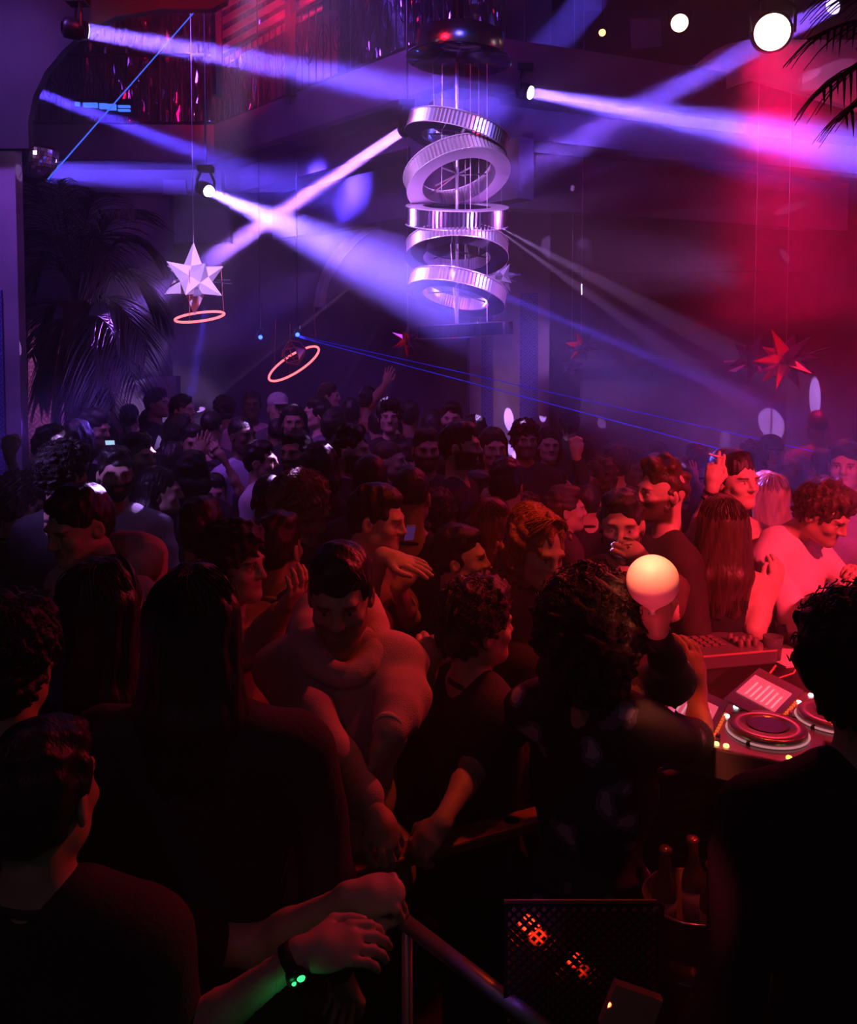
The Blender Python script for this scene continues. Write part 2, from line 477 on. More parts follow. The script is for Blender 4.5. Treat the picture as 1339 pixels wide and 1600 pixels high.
wbeam('faint violet shaft of light slanting from the top right corner to the chandelier', (1300, 10, 7.6), (800, 275, 6.6), 14, 40, (.2, .07, 1.0), 5,
      fix=('violet lamp at the top right corner among palm leaves', 13, (.55, .45, 1), 2.5))
wbeam('faint blue shaft of light dropping from the top of the picture left of the chandelier', (608, -30, 9.5), (672, 160, 9.0), 20, 9, (.14, .07, 1.0), 2.5, spread=.05)
wbeam('faint blue shaft of light falling right from the small white star', (785, 440, 8.4), (985, 640, 9.0), 6, 50, (.08, .05, 1.0), 1.0)
wbeam('faint blue streak of light running right from the lowest fluted ring', (760, 450, 7.4), (1260, 660, 8.4), 5, 24, (.08, .05, 1.0), .35)
wbeam('faint vertical blue shaft of light under the large star pendant', (322, 480, 8.6), (290, 660, 8.8), 5, 17, (.05, .035, 1.0), .35)
wbeam('faint blue haze cone behind the upper right of the chandelier', (930, -10, 9.6), (790, 150, 9.4), 26, 46, (.12, .07, 1.0), 3)
wbeam('tall red shaft of haze falling under the big red lamp', (1207, 78, 6.9), (1245, 500, 7.1), 46, 240, (1.0, .0, .10), 44, dens=.06)
wbeam('broad dim blue cone of haze below the right hand violet shaft', (850, 180, 9.2), (1300, 420, 9.2), 30, 120, (.10, .06, .9), 4.0, dens=.05)

def laser(label, a, b, r, col, s):  # emissive tube standing in for laser light caught in the haze
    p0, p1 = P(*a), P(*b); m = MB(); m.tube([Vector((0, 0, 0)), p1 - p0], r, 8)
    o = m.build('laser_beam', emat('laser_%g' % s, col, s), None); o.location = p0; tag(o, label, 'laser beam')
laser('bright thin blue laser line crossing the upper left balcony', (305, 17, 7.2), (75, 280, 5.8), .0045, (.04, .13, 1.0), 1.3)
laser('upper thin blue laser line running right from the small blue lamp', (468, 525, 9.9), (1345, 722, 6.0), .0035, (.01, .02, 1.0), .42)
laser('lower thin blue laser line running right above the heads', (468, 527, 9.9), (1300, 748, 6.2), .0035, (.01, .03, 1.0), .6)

# ---------------------------------------------------------------- room shell
plaster = mat('plum_plaster', (.16, .12, .17), .85, noise=.35, nscale=2.5, bump=.15, bscale=14)
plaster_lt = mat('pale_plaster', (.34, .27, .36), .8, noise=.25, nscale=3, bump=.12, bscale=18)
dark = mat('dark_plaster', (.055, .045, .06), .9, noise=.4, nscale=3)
haze = MB().box((0, 6.6, 4.15), (10.4, 12.6, 5.9)).build('room_haze', haze_mat('haze_room', .022)); tag(haze, 'thin violet and red haze filling the room above the crowd', 'haze', kind='stuff')
structure('floor', MB().box((0, 5.5, -.05), (14, 17, .1)), mat('dark_floor', (.03, .028, .03), .35, noise=.5, nscale=6))
structure('wall_back', MB().box((0, 13.1, 3.5), (12, .2, 7.2)), plaster)
structure('wall_left', MB().box((-5.4, 6, 3.5), (.2, 14, 7.2)), plaster)
structure('wall_right', MB().box((5.3, 7.2, 3.5), (.2, 11.6, 7.2)), plaster)
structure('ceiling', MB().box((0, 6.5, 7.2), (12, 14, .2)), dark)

def wallpoly(pts, y, t=.3):
    """polygon given by pixels on the plane y, thickened away from the camera"""
    q = [P(px, py, y) for px, py in pts]; return MB().prism(q[::-1], (0, t, 0))

# near arch at upper left: a dark soffit curve from the left column over the picture's top edge
arch = [(45, 232), (44, 190), (52, 150), (70, 112), (98, 78), (132, 48), (180, 26), (250, 14), (330, 14), (352, 2), (365, -60), (-400, -420), (-400, 232)]
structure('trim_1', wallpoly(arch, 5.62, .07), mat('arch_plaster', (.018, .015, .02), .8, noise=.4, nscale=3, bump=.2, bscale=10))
# left column with a tiled strip
c0, c1 = P(-160, 700, 5.7), P(34, 700, 5.7)
structure('wall_left_column', MB().box(((c0.x + c1.x) / 2, 5.75, 2.2), (c1.x - c0.x, .1, 4.5)), mat('column_plaster', (.30, .24, .32), .8, noise=.3, nscale=3, bump=.15, bscale=20))
tl0, tl1 = P(-30, 700, 5.69), P(9, 700, 5.69)
structure('trim_2', MB().box(((tl0.x + tl1.x) / 2, 5.69, 1.35), (tl1.x - tl0.x, .02, 2.7)), tile_mat('blue_tile', (.06, .05, .22), (.16, .12, .5), 11))
# central pillar with two tiled strips and a plain shaft above
p0, p1 = P(734, 600, 11.2), P(858, 600, 11.2)
structure('wall_pillar', MB().box(((p0.x + p1.x) / 2, 11.2 + .4, 3.4), (p1.x - p0.x, .8, 6.8)), plaster_lt)
for i, (a, b) in enumerate(((752, 770), (812, 840))):
    a_, b_ = P(a, 600, 11.19), P(b, 600, 11.19)
    structure('trim_%d' % (3 + i), MB().box(((a_.x + b_.x) / 2, 11.19, 1.5), (b_.x - a_.x, .02, 3.0)), tile_mat('pillar_tile', (.05, .05, .3), (.2, .16, .5), 9))
# lit purple niche wall left of centre, lower arched opening
niche = [(158, 730), (162, 640), (176, 612), (200, 598), (232, 590), (275, 588), (275, 730)]
structure('trim_5', wallpoly(niche, 10.6, .2), plaster_lt)
structure('wall_left_niche', wallpoly([(44, 740), (44, 500), (70, 515), (84, 540), (92, 600), (94, 740)], 8.6, .15), tile_mat('pink_tile', (.45, .22, .42), (.8, .5, .72), 7))
# left wall panel behind the palm and the plain panel block
structure('wall_left_panel', wallpoly([(45, 262), (265, 300), (262, 720), (45, 740)], 11.5, .2), mat('panel_plaster', (.12, .09, .11), .85, noise=.3, nscale=3))

# angled gallery: parapet band, soffit, floor, rear wall
A, B = P(335, 250, 11.0), P(640, 152, 8.2)
zb = A.z; zt = zb + .42
dirv = Vector((B.x - A.x, B.y - A.y, 0)).normalized(); nrm = Vector((-dirv.y, dirv.x, 0))   # towards the room behind
if nrm.y < 0: nrm = -nrm
Bx = Vector((A.x, A.y, 0)) + dirv * 4.3
Cx = Vector((5.25, 9.9, 0))
Ax0 = Vector((-5.3, 11.0, 0))
band = [Ax0, Vector((A.x, A.y, 0)), Bx, Cx]
def strip(name, pts, z0, z1, off, m, th=.12):
    mb = MB()
    for a, b in zip(pts[:-1], pts[1:]):
        d = (b - a).normalized(); n_ = Vector((-d.y, d.x, 0)); n_ = n_ if n_.y > 0 else -n_
        q = [a + n_ * off, b + n_ * off, b + n_ * (off + th), a + n_ * (off + th)]
        mb.prism([Vector((v.x, v.y, z0)) for v in q], (0, 0, z1 - z0))
    return structure(name, mb, m)
strip('trim_6', band, zb, zt, 0, mat('parapet_plaster', (.15, .095, .13), .8, noise=.25, nscale=2, bump=.1, bscale=10), .15)
strip('trim_7', band, zb - .34, zb - .02, .35, plaster, .2)
strip('trim_8', band, zb - .9, zb - .34, .8, plaster, .2)
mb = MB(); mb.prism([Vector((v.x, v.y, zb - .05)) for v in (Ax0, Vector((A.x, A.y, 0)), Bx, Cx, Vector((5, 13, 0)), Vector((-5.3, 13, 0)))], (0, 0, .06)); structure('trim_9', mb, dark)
# broad wall arch low behind the chandelier
arc = [P(560 + 300 * (1 - math.cos(t)) - 60, 480 - 190 * math.sin(t), 12.6) for t in np.linspace(0, math.pi / 2, 14)]
mb = MB(); mb.tube(arc + [P(1050, 290, 12.6)], .09, 6); structure('trim_10', mb, plaster_lt)

# right side: tiers of ledges on the back wall, alcove arch lit red
for i, (y0, y1, dpt) in enumerate(((288, 306, 12.5), (412, 424, 12.5), (560, 572, 12.5))):
    a, b = P(862, y0, dpt), P(1420, y1, dpt)
    structure('trim_%d' % (11 + i), MB().box(((a.x + b.x) / 2, dpt, (a.z + b.z) / 2), (b.x - a.x, .25, abs(a.z - b.z))), plaster)
al = [(1062, 168)] + [(1180 - 110 * math.cos(t), 150 - 88 * math.sin(t)) for t in np.linspace(.15, 1.57, 12)] + [(1345, 62), (1345, 172), (1180, 122)]
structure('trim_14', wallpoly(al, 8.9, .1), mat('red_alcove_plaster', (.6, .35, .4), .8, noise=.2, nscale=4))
structure('trim_15', wallpoly([(985, 30), (1032, 28), (1034, 72), (987, 76)], 10.5, .06), plaster_lt)
structure('trim_16', wallpoly([(255, 281), (290, 281), (290, 303), (255, 303)], 11.3, .05), plaster_lt)

# ---------------------------------------------------------------- gallery: ironwork railing, foil fringe curtains, shutters
iron = mat('black_iron', (.015, .013, .016), .4, .7)
def railing(a, b, z, h, label):
    t = empty('iron_railing', (0, 0, 0)); tag(t, label, 'railing')
    L_ = (b - a).length; d = (b - a).normalized(); n_ = int(L_ / .13)
    top = MB(); top.tube([a + Vector((0, 0, z + h)), b + Vector((0, 0, z + h))], .025, 8); top.tube([a + Vector((0, 0, z + .04)), b + Vector((0, 0, z + .04))], .018, 8); top.build('rail', iron, t)
    for i in range(n_ + 1):
        p = a + d * (L_ * i / n_)
        m = MB(); m.tube([p + Vector((0, 0, z)), p + Vector((0, 0, z + h))], .008, 6); m.build('baluster', iron, t)
    sc = MB()
    for i in range(n_ // 2):
        c = a + d * (L_ * (2 * i + 1) / n_) + Vector((0, 0, z + h * .5))
        pts = []
        for k in range(26):
            th = k / 25 * 4 * math.pi; r = .11 * (1 - k / 32)
            pts.append(c + d * (r * math.cos(th)) + Vector((0, 0, r * 1.9 * math.sin(th))))
        sc.tube(pts, .006, 5)
    sc.build('scrollwork', iron, t)
av = Vector((A.x, A.y, 0))
railing(Ax0 + Vector((.3, .07, 0)), av + Vector((0, .07, 0)), zt, .85, 'black scrolled iron railing along the left part of the gallery')
railing(av + Vector((.05, .07, 0)), Bx + Vector((0, .07, 0)), zt, .85, 'black scrolled iron railing along the slanting part of the gallery')

foil = mat('foil', (.5, .42, .55), .12, 1.0)
def fringe(a, b, z0, z1, label, n, seed):
    """foil fringe curtain: crinkled hanging ribbons"""
    rs = random.Random(seed); m = MB(); d = (b - a)
    for i in range(n):
        p = a + d * rs.random(); w = .012 + .018 * rs.random(); dep = rs.uniform(-.08, .08); ph = rs.uniform(0, 6)
        pts = []; k = 16
        for j in range(k):
            z = z1 - (z1 - z0) * j / (k - 1) * rs.uniform(.96, 1.0); an = ph + j * rs.uniform(.2, .9)
            c = p + Vector((rs.uniform(-.012, .012), dep + rs.uniform(-.012, .012), z)); s_ = Vector((math.cos(an), math.sin(an), 0)) * w
            pts += [c - s_, c + s_]
        m.add(pts, [[2 * j, 2 * j + 1, 2 * j + 3, 2 * j + 2] for j in range(k - 1)])
    o = m.build('foil_curtain', foil); sd = o.modifiers.new('thickness', 'SOLIDIFY'); sd.thickness = .0015
    tag(o, label, 'curtain', kind='stuff')
fringe(Ax0 + Vector((.8, 1.0, 0)), av + Vector((-1.0, 1.0, 0)), zt - .2, 7.0, 'dark glinting foil fringe curtain behind the left part of the gallery railing', 240, 3)
fringe(av + Vector((-.9, .9, 0)), av + Vector((.6, .5, 0)), zt - .1, 7.0, 'glinting foil fringe curtain beside the star pendant cable on the gallery', 160, 4)
fringe(av + dirv * 1.5 + nrm * .8, av + dirv * 4.3 + nrm * .6, zt - .1, 7.0, 'foil fringe curtain on the slanting gallery left of the chandelier', 220, 5)
flood('gallery_glint_light', (-.6, 6.0, 4.6), P(240, 110, 11.5), 60, (.6, .3, 1.0), 40, .7, .05)
flood('gallery_amber_light', (1.2, 7.0, 5.2), P(230, 70, 11.5), 25, (1.0, .25, .08), 40, .7, .03)

# red-lit slatted shutters behind the gallery
t = empty('slatted_shutter', (0, 0, 0)); tag(t, 'red lit slatted wooden shutters high behind the gallery', 'shutter')
m = MB()
c0 = P(400, 55, 10.2)
for i in range(9):
    a = P(330, 112 - i * 22, 11.25); b = P(505, 12 - i * 22, 9.8)
    dd = (b - a); m.prism([a, b, b + Vector((0, .03, .085)), a + Vector((0, .03, .085))], (.0, .05, 0))
m.build('slats', mat('shutter_wood', (.35, .2, .2), .6, noise=.5, nscale=5), t)
m = MB()
for px in (340, 455, 540):
    a = P(px, 150, 9.5); m.tube([a, Vector((a.x, a.y, 7.0))], .06, 6)
m.build('post', iron, t)
flood('shutter_light', P(450, 20, 8.6), P(410, 40, 10.4), 520, (1.0, .0, .04), 70, .6, .05)

# blue screens on the gallery
t = empty('blue_screen_panel', (0, 0, 0)); tag(t, 'row of small bright blue lit screens on the left gallery', 'screen')
for (x0, y0, x1, y1) in ((118, 160, 124, 166), (131, 161, 152, 168), (156, 162, 168, 170), (168, 163, 181, 172), (185, 165, 203, 168), (185, 171, 203, 174)):
    a, b = P(x0, y1, 10.4), P(x1, y0, 10.4)
    m = MB().box(((a.x + b.x) / 2, 10.4, (a.z + b.z) / 2), (b.x - a.x, .04, b.z - a.z)); m.build('screen', emat('blue_screen', (.05, .16, 1.0), 1.6), t)
a, b = P(112, 180, 10.44), P(208, 155, 10.44)
MB().box(((a.x + b.x) / 2, 10.46, (a.z + b.z) / 2), (b.x - a.x, .06, b.z - a.z)).build('screen_frame', iron, t)
# ---------------------------------------------------------------- chandelier of tilted fluted rings
def flute_mat():
    m, nt, bs = nt_new('fluted_mirror'); N, L = nt.nodes, nt.links
    bs.inputs['Base Color'].default_value = (.78, .72, .86, 1); bs.inputs['Metallic'].default_value = .85; bs.inputs['Roughness'].default_value = .28
    bs.inputs['Coat Weight'].default_value = .6
    return m
fluted = flute_mat()
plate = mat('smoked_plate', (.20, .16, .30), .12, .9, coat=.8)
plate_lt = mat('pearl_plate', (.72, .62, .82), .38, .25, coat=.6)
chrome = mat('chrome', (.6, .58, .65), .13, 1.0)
chand = empty('ring_chandelier', P(714, 300, 7)); tag(chand, 'tall chandelier of tilted fluted mirror rings stacked on a central rod', 'chandelier')
CHO = chand.location.copy()
def ring(py, R, r, h, tilt_y, tilt_x, px=714, n=80, bot=plate, name='fluted_ring', fm=None):
    """annular drum: ribbed outer and inner faces, glossy flat plates above and below"""
    M = Matrix.Translation(P(px, py, 7) - CHO) @ Matrix.Rotation(math.radians(tilt_y), 4, 'Y') @ Matrix.Rotation(math.radians(tilt_x), 4, 'X')
    m = MB(); V = []; F = []
    for rr, sg in ((R, 1), (r, -1)):
        b0 = len(V); cnt = n * 2
        for k in range(cnt):
            t = 2 * math.pi * k / cnt; q = rr + (.009 if k % 2 else -.004) * sg
            V += [M @ Vector((q * math.cos(t), q * math.sin(t), -h / 2 + .004)), M @ Vector((q * math.cos(t), q * math.sin(t), h / 2 - .004))]
        for k in range(cnt):
            a = b0 + 2 * k; b = b0 + 2 * ((k + 1) % cnt); F.append([a, b, b + 1, a + 1] if sg > 0 else [b, a, a + 1, b + 1])
    m.add(V, F); o = m.build(name, fm or fluted, chand)
    for z, nm in ((-h / 2, 'lower_plate'), (h / 2, 'upper_plate')):
        q = MB(); q.lathe([(r - .004, z - .004), (R + .012, z - .004), (R + .012, z + .004), (r - .004, z + .004)], 72, M, closed=True); q.build(nm, bot, o)
    rim = MB()
    for z in (-h / 2, h / 2):
        rim.tube([M @ Vector(((R + .012) * math.cos(t), (R + .012) * math.sin(t), z)) for t in np.linspace(0, 2 * math.pi, 73)[:-1]], .004, 6, closed=True)
    rim.build('edge_trim', mat('bright_trim', (.9, .85, .95), .25, .6), o)
    br = MB()
    for k in range(3):
        t = k * 2 * math.pi / 3 + .4; br.tube([M @ Vector((0, 0, 0)), M @ Vector(((r) * math.cos(t), r * math.sin(t), 0))], .007, 6)
    br.build('spoke', chrome, o)
    return o
ring(210, .385, .27, .115, 14, -4)
ring(273, .40, .295, .125, -15, -23, bot=plate_lt)
ring(337, .385, .27, .14, 1, 14, bot=plate_lt, fm=mat('shaded_mirror', (.34, .28, .44), .22, 1.0))  # shade on the outer face is put in as a darker mirror colour
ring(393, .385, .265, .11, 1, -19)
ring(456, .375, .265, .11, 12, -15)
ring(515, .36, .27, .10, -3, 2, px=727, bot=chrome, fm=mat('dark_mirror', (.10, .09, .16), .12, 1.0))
# canopy drum at the top, with a wide dark lower disc
M = Matrix.Translation(P(718, 72, 7) - CHO) @ Matrix.Rotation(math.radians(3), 4, 'Y')
m = MB(); m.lathe([(0.0001, .09), (.33, .09), (.335, .085), (.335, -.085), (.33, -.09), (.30, -.09)], 64, M); m.build('canopy_drum', mat('polished_steel', (.6, .56, .66), .24, 1.0), chand, True)
m = MB(); m.lathe([(0.0001, -.10), (.40, -.095), (.41, -.105), (.40, -.115), (0.0001, -.12)], 64, M); m.build('canopy_disc', mat('black_gloss', (.02, .018, .03), .15, .3, coat=.8), chand, True)
m = MB(); m.tube([P(716, -160, 7) - CHO, P(716, 60, 7) - CHO], .045, 12); m.build('ceiling_stem', iron, chand)
m = MB(); m.tube([P(714, 90, 7) - CHO, P(714, 505, 7) - CHO], .013, 12); m.build('central_rod', mat('bright_rod', (.85, .8, .9), .3, .7), chand, True)
for i, (a, b, y0, y1, dy) in enumerate(((676, 679, 100, 190, .1), (691, 690, 100, 300, -.2), (735, 735, 100, 330, -.24), (748, 748, 100, 400, .2), (761, 761, 100, 505, -.1), (704, 712, 380, 505, -.2), (727, 727, 250, 420, .2))):
    m = MB(); m.tube([P(a, y0, 7 + dy) - CHO, P(b, y1, 7 + dy) - CHO], .0035, 6); m.build('suspension_cable', mat('bright_rod'), chand)
m = MB()
for (a, b, c, d) in ((680, 290, 735, 262), (690, 262, 725, 275), (703, 330, 740, 342)):
    m.tube([P(a, b, 6.9) - CHO, P(c, d, 7.1) - CHO], .007, 8)
m.build('cross_arm', mat('bright_rod'), chand)

# ---------------------------------------------------------------- stars
star_a = mat('pearl_star', (.75, .62, .85), .35, .2, coat=.4)
star_d = mat('dark_acrylic', (.10, .07, .16), .12, .3, coat=.8)
star_r = mat('red_acrylic', (.75, .03, .05), .2, .1, coat=.8)
PHI = (1 + 5 ** .5) / 2
def poly_star(name, label, loc, R, core, spikes_m, dark_m, seed, stretch=1.0, rot=(0, 0, 0), dark_every=3, cat='star lamp', ico=False, big=False):
    """stellated star: twelve five-sided spikes over a dodecahedral core and thin crossing plates; each spike is a part"""
    t = empty(name, loc); tag(t, label, cat); RM = Euler(rot).to_matrix()
    dirs = []
    for a in (-1, 1):
        for b in (-PHI, PHI): dirs += [Vector((0, a, b)), Vector((a, b, 0)), Vector((b, 0, a))]
    dirs = [RM @ d.normalized() for d in dirs]
    rs = random.Random(seed)
    # dodecahedron vertices = normalised sums of three mutually adjacent icosahedron vertices
    dv = []
    for i in range(12):
        for j in range(i + 1, 12):
            for k in range(j + 1, 12):
                if dirs[i].dot(dirs[j]) > .4 and dirs[i].dot(dirs[k]) > .4 and dirs[j].dot(dirs[k]) > .4: dv.append((dirs[i] + dirs[j] + dirs[k]).normalized())
    ivs = dirs; up_ = Vector((0, 0, 1))
    if ico: dirs, dv = dv, ivs
    top = max(dirs, key=lambda d: d.dot(up_))
    nb = 3 if ico else 5
    for n, d in enumerate(dirs):
        base = [v for v in dv if v.dot(d) > .7]
        a = d.orthogonal().normalized(); b = d.cross(a)
        base.sort(key=lambda v: math.atan2(v.dot(b), v.dot(a)))
        base = [v * core for v in base]
        tip = d * R * rs.uniform(.88, 1.03)
        if big and d == top: tip = d * R * 1.06
        m = MB(); m.add(base + [tip], [[i, (i + 1) % nb, nb] for i in range(nb)] + [list(range(nb))[::-1]])
        mm = dark_m if (dark_every and n % dark_every == dark_every - 1 and not big) or (big and d.y > .35) else spikes_m
        m.build('spike', mm, t)
    # outer triangular plates
    for n in range(6):
        d = Vector((math.cos(n * 1.05 + seed), math.sin(n * 1.05 + seed), rs.uniform(-.5, .5))).normalized()
        s_ = d.cross(Vector((rs.uniform(-.4, .4), rs.uniform(-.4, .4), 1))).normalized()
        q_ = 1.15 if big else 1.12; p = [d * core * .6, d * R * q_ + s_ * R * .22, d * R * q_ * .94 - s_ * R * .05]
        m = MB(); m.prism(p, s_.cross(d) * .006); m.build('plate', dark_m, t)
    if not big:
        m = MB(); m.tube([Vector((0, 0, 0)), Vector((0, 0, 7.09 - Vector(loc).z))], .002, 6); m.build('cable', mat('steel_wire', (.6, .55, .65), .3, .8), t)
    return t
sl = P(303, 438, 8)
st = poly_star('star_pendant', 'large pearly violet star pendant on a long cable over a red neon ring', sl, .32, .15, star_a, star_d, 2, 1.0, rot=(math.radians(-31.7), 0, 0), dark_every=6, big=True)
m = MB(); m.tube([Vector((0, 0, 0)), Vector((0, 0, 7.09 - sl.z))], .0045, 6); m.build('cable', mat('steel_wire', (.6, .55, .65), .3, .8), st)
poly_star('star_lamp', 'small pale glowing star half hidden behind the chandelier lower rings', P(783, 432, 8.4), .17, .07, mat('pale_star', (.85, .7, .95), .4, .1), star_a, 5, rot=(.3, .4, .2), dark_every=0)
poly_star('star_lamp', 'small red faceted star left of the lowest chandelier ring', P(637, 532, 8.6), .18, .06, star_r, star_d, 7, rot=(.5, .1, .9), dark_every=2)
poly_star('star_lamp', 'small red faceted star right of the central pillar', P(908, 541, 9), .19, .06, star_r, star_d, 8, rot=(.9, .6, .4), dark_every=2)
poly_star('star_lamp', 'large red and black faceted star on the right side', P(1228, 562, 8.2), .34, .11, star_r, star_d, 9, rot=(.2, .5, .1), dark_every=2)
poly_star('star_lamp', 'dark nearly black faceted star left of the large red star', P(1178, 562, 8.7), .27, .12, star_d, star_a, 12, rot=(.7, .2, .5), dark_every=0)
poly_star('star_lamp', 'small dim dark star just below the red star by the pillar', P(893, 575, 9.6), .13, .06, star_d, star_d, 13, dark_every=0)
flood('star_red_light', P(930, 420, 7.5), P(908, 541, 9), 9, (1, .02, .01), 40, .6, .02)
flood('star_red_light', P(660, 420, 7.6), P(637, 532, 8.6), 7, (1, .02, .01), 30, .6, .02)
flood('star_red_light', P(1200, 640, 7.1), P(1228, 562, 8.2), 5, (1, .02, .01), 50, .6, .02)
flood('star_pale_light', P(820, 380, 7.2), P(783, 432, 8.4), 9, (.6, .4, 1), 16, .6, .02)

# ---------------------------------------------------------------- neon rings
neon = emat('neon_red', (1.0, .13, .16), 2.8)
def neon_ring(label, c, R, tx, ty, hang, inner=False):
    t = empty('neon_ring', c); tag(t, label, 'neon ring')
    M = Matrix.Rotation(math.radians(ty), 4, 'Y') @ Matrix.Rotation(math.radians(tx), 4, 'X')
    pts = [M @ Vector((R * math.cos(a), R * math.sin(a), 0)) for a in np.linspace(0, 2 * math.pi, 65)[:-1]]
    m = MB(); m.tube(pts, .011, 10, closed=True); m.build('neon_tube', neon, t, True)
    for k in (4, 25, 46):
        m = MB(); m.tube([pts[k], pts[k] * .9 + Vector((0, 0, hang))], .003, 6); m.build('hanging_wire', mat('red_wire', (.5, .1, .12), .4, .4), t)
    if inner:
        m = MB(); a = .13; E = []
        vs = [Vector(v) * a * .72 for v in ((1, 1, 0), (1, -1, 0), (-1, 1, 0), (-1, -1, 0), (1, 0, 1), (1, 0, -1), (-1, 0, 1), (-1, 0, -1), (0, 1, 1), (0, 1, -1), (0, -1, 1), (0, -1, -1))]
        off = Vector((0, 0, .11)); RR = Matrix.Rotation(.5, 3, 'Y') @ Matrix.Rotation(.3, 3, 'X')
        for i in range(12):
            for j in range(i + 1, 12):
                if abs((vs[i] - vs[j]).length - a * .72 * 1.414) < .01: m.tube([RR @ vs[i] + off, RR @ vs[j] + off], .006, 6)
        m.build('polyhedron_frame', mat('rose_metal', (.6, .3, .35), .3, .6), t)
        q = MB(); tri = [RR @ vs[i] + off for i in (1, 4, 10)]; q.prism(tri, (0, .004, 0)); q.build('mirror_facet', mat('blue_facet', (.4, .4, .9), .3, .5), t)
        q = MB(); q.prism([RR @ vs[i] + off for i in (6, 10, 4, 8)], (0, .004, 0)); q.build('dark_facet', star_d, t)
    return t
neon_ring('glowing red neon ring tilted slightly under the large star pendant', P(312, 495, 8), .215, 13.5, -5, .45)
neon_ring('glowing red neon ring steeply tilted around a wire polyhedron', P(459, 568, 9), .29, 21, -30, .5, True)
for px, py, d, lab in ((407, 527, 10.3, 'small blue spot lamp left of the tilted neon ring'), (465, 523, 10.0, 'small blue spot lamp just above the tilted neon ring')):
    mover(lab, P(px, py, d), P(px + 12, py + 10, d - 1), .024, (.04, .12, 1.0), 4.5)
    lamp('blue_lamp_light', 'POINT', P(px, py, d - .12), (0, 0, 0), 4, (.05, .1, 1.0), size=.03)

# ---------------------------------------------------------------- red ceiling lamps at upper right
def par(label, c, r, aim, col, s):
    t = empty('spot_lamp', c); tag(t, label, 'stage lamp'); q = (Vector(aim) - Vector(c)).to_track_quat('Z', 'Y').to_matrix().to_4x4()
    b = MB(); b.lathe([(r * .4, -r * 2.0), (r * .8, -r * 1.8), (r * 1.15, -r * .6), (r * 1.15, 0), (r * 1.0, 0), (r * 1.0, -r * .3), (0, -r * .32)], 32, q); b.build('housing', mat('black_metal'), t, True)
    d = MB(); d.lathe([(r * .99, -r * .1), (r * .9, r * .02), (r * .5, r * .07), (0.0001, r * .09)], 32, q); d.build('lens', emat('parlens_%g_%g' % (col[1], s), col, s), t, True)
    y = MB(); y.tube([Vector((-r * 1.25, 0, 0)), Vector((-r * 1.3, 0, r * 1.4)), Vector((0, 0, r * 2.2)), Vector((r * 1.3, 0, r * 1.4)), Vector((r * 1.25, 0, 0))], r * .1, 8); y.tube([Vector((0, 0, r * 2.2)), Vector((0, 0, max(r * 4.5, 7.1 - Vector(c).z)))], r * .12, 8)
    y.build('yoke', mat('black_metal'), t); return t
par('largest blazing red white lamp at the upper right', LAMP_RED, .135, (1.4, 0, 2.9), (1.0, .62, .5), 12)
par('smaller warm lamp left of the largest red lamp', P(1062, 36, 8.3), .078, (1.2, 0, 2.2), (1.0, .55, .38), 6)
par('tiny orange lamp high right of the chandelier', P(941, 51, 9.5), .036, (1.2, 0, 2.6), (1.0, .30, .12), 5)

# mirror bowl by the left column, sitting on a ledge bracket
t = empty('mirror_bowl', P(50, 244, 6.05)); tag(t, 'mosaic mirror bowl hanging half behind the left column', 'mirror ball')
rs = random.Random(5); V = []; F = []; R = .165
fac = MB(); rows = 13; 
for i in range(rows):
    t0 = math.pi / 2 * i / rows; t1 = math.pi / 2 * (i + .9) / rows; nn = max(6, int(46 * math.cos(t0)))
    for k in range(nn):
        a0 = 2 * math.pi * k / nn; a1 = 2 * math.pi * (k + .9) / nn; jit = rs.uniform(-.004, .004)
        def sp(a, th): return Vector(((R + jit) * math.cos(th) ** .8 * math.cos(a), (R + jit) * math.cos(th) ** .8 * math.sin(a), -R * 1.25 * math.sin(th) + .03))
        fac.add([sp(a0, t0), sp(a1, t0), sp(a1, t1), sp(a0, t1)], [[0, 3, 2, 1]])
o = fac.build('mirror_tiles', mat('mirror_tile', (.8, .65, .85), .15, 1.0), t); sd = o.modifiers.new('thickness', 'SOLIDIFY'); sd.thickness = .004
m = MB(); m.lathe([(0.0001, -R * 1.2), (R * .5, -R * .95), (R * .85, -R * .45), (R * .96, .02), (R * .97, .05), (0.0001, .06)], 32); m.build('bowl_core', mat('black_metal'), t, True)
m = MB(); m.tube([Vector((0, 0, .05)), Vector((-.02, 0, 1.2))], .006, 6); m.build('cord', iron, t)
flood('bowl_light', P(150, 180, 4.8), P(60, 240, 6), 12, (.75, .35, .9), 30, .6, .02)

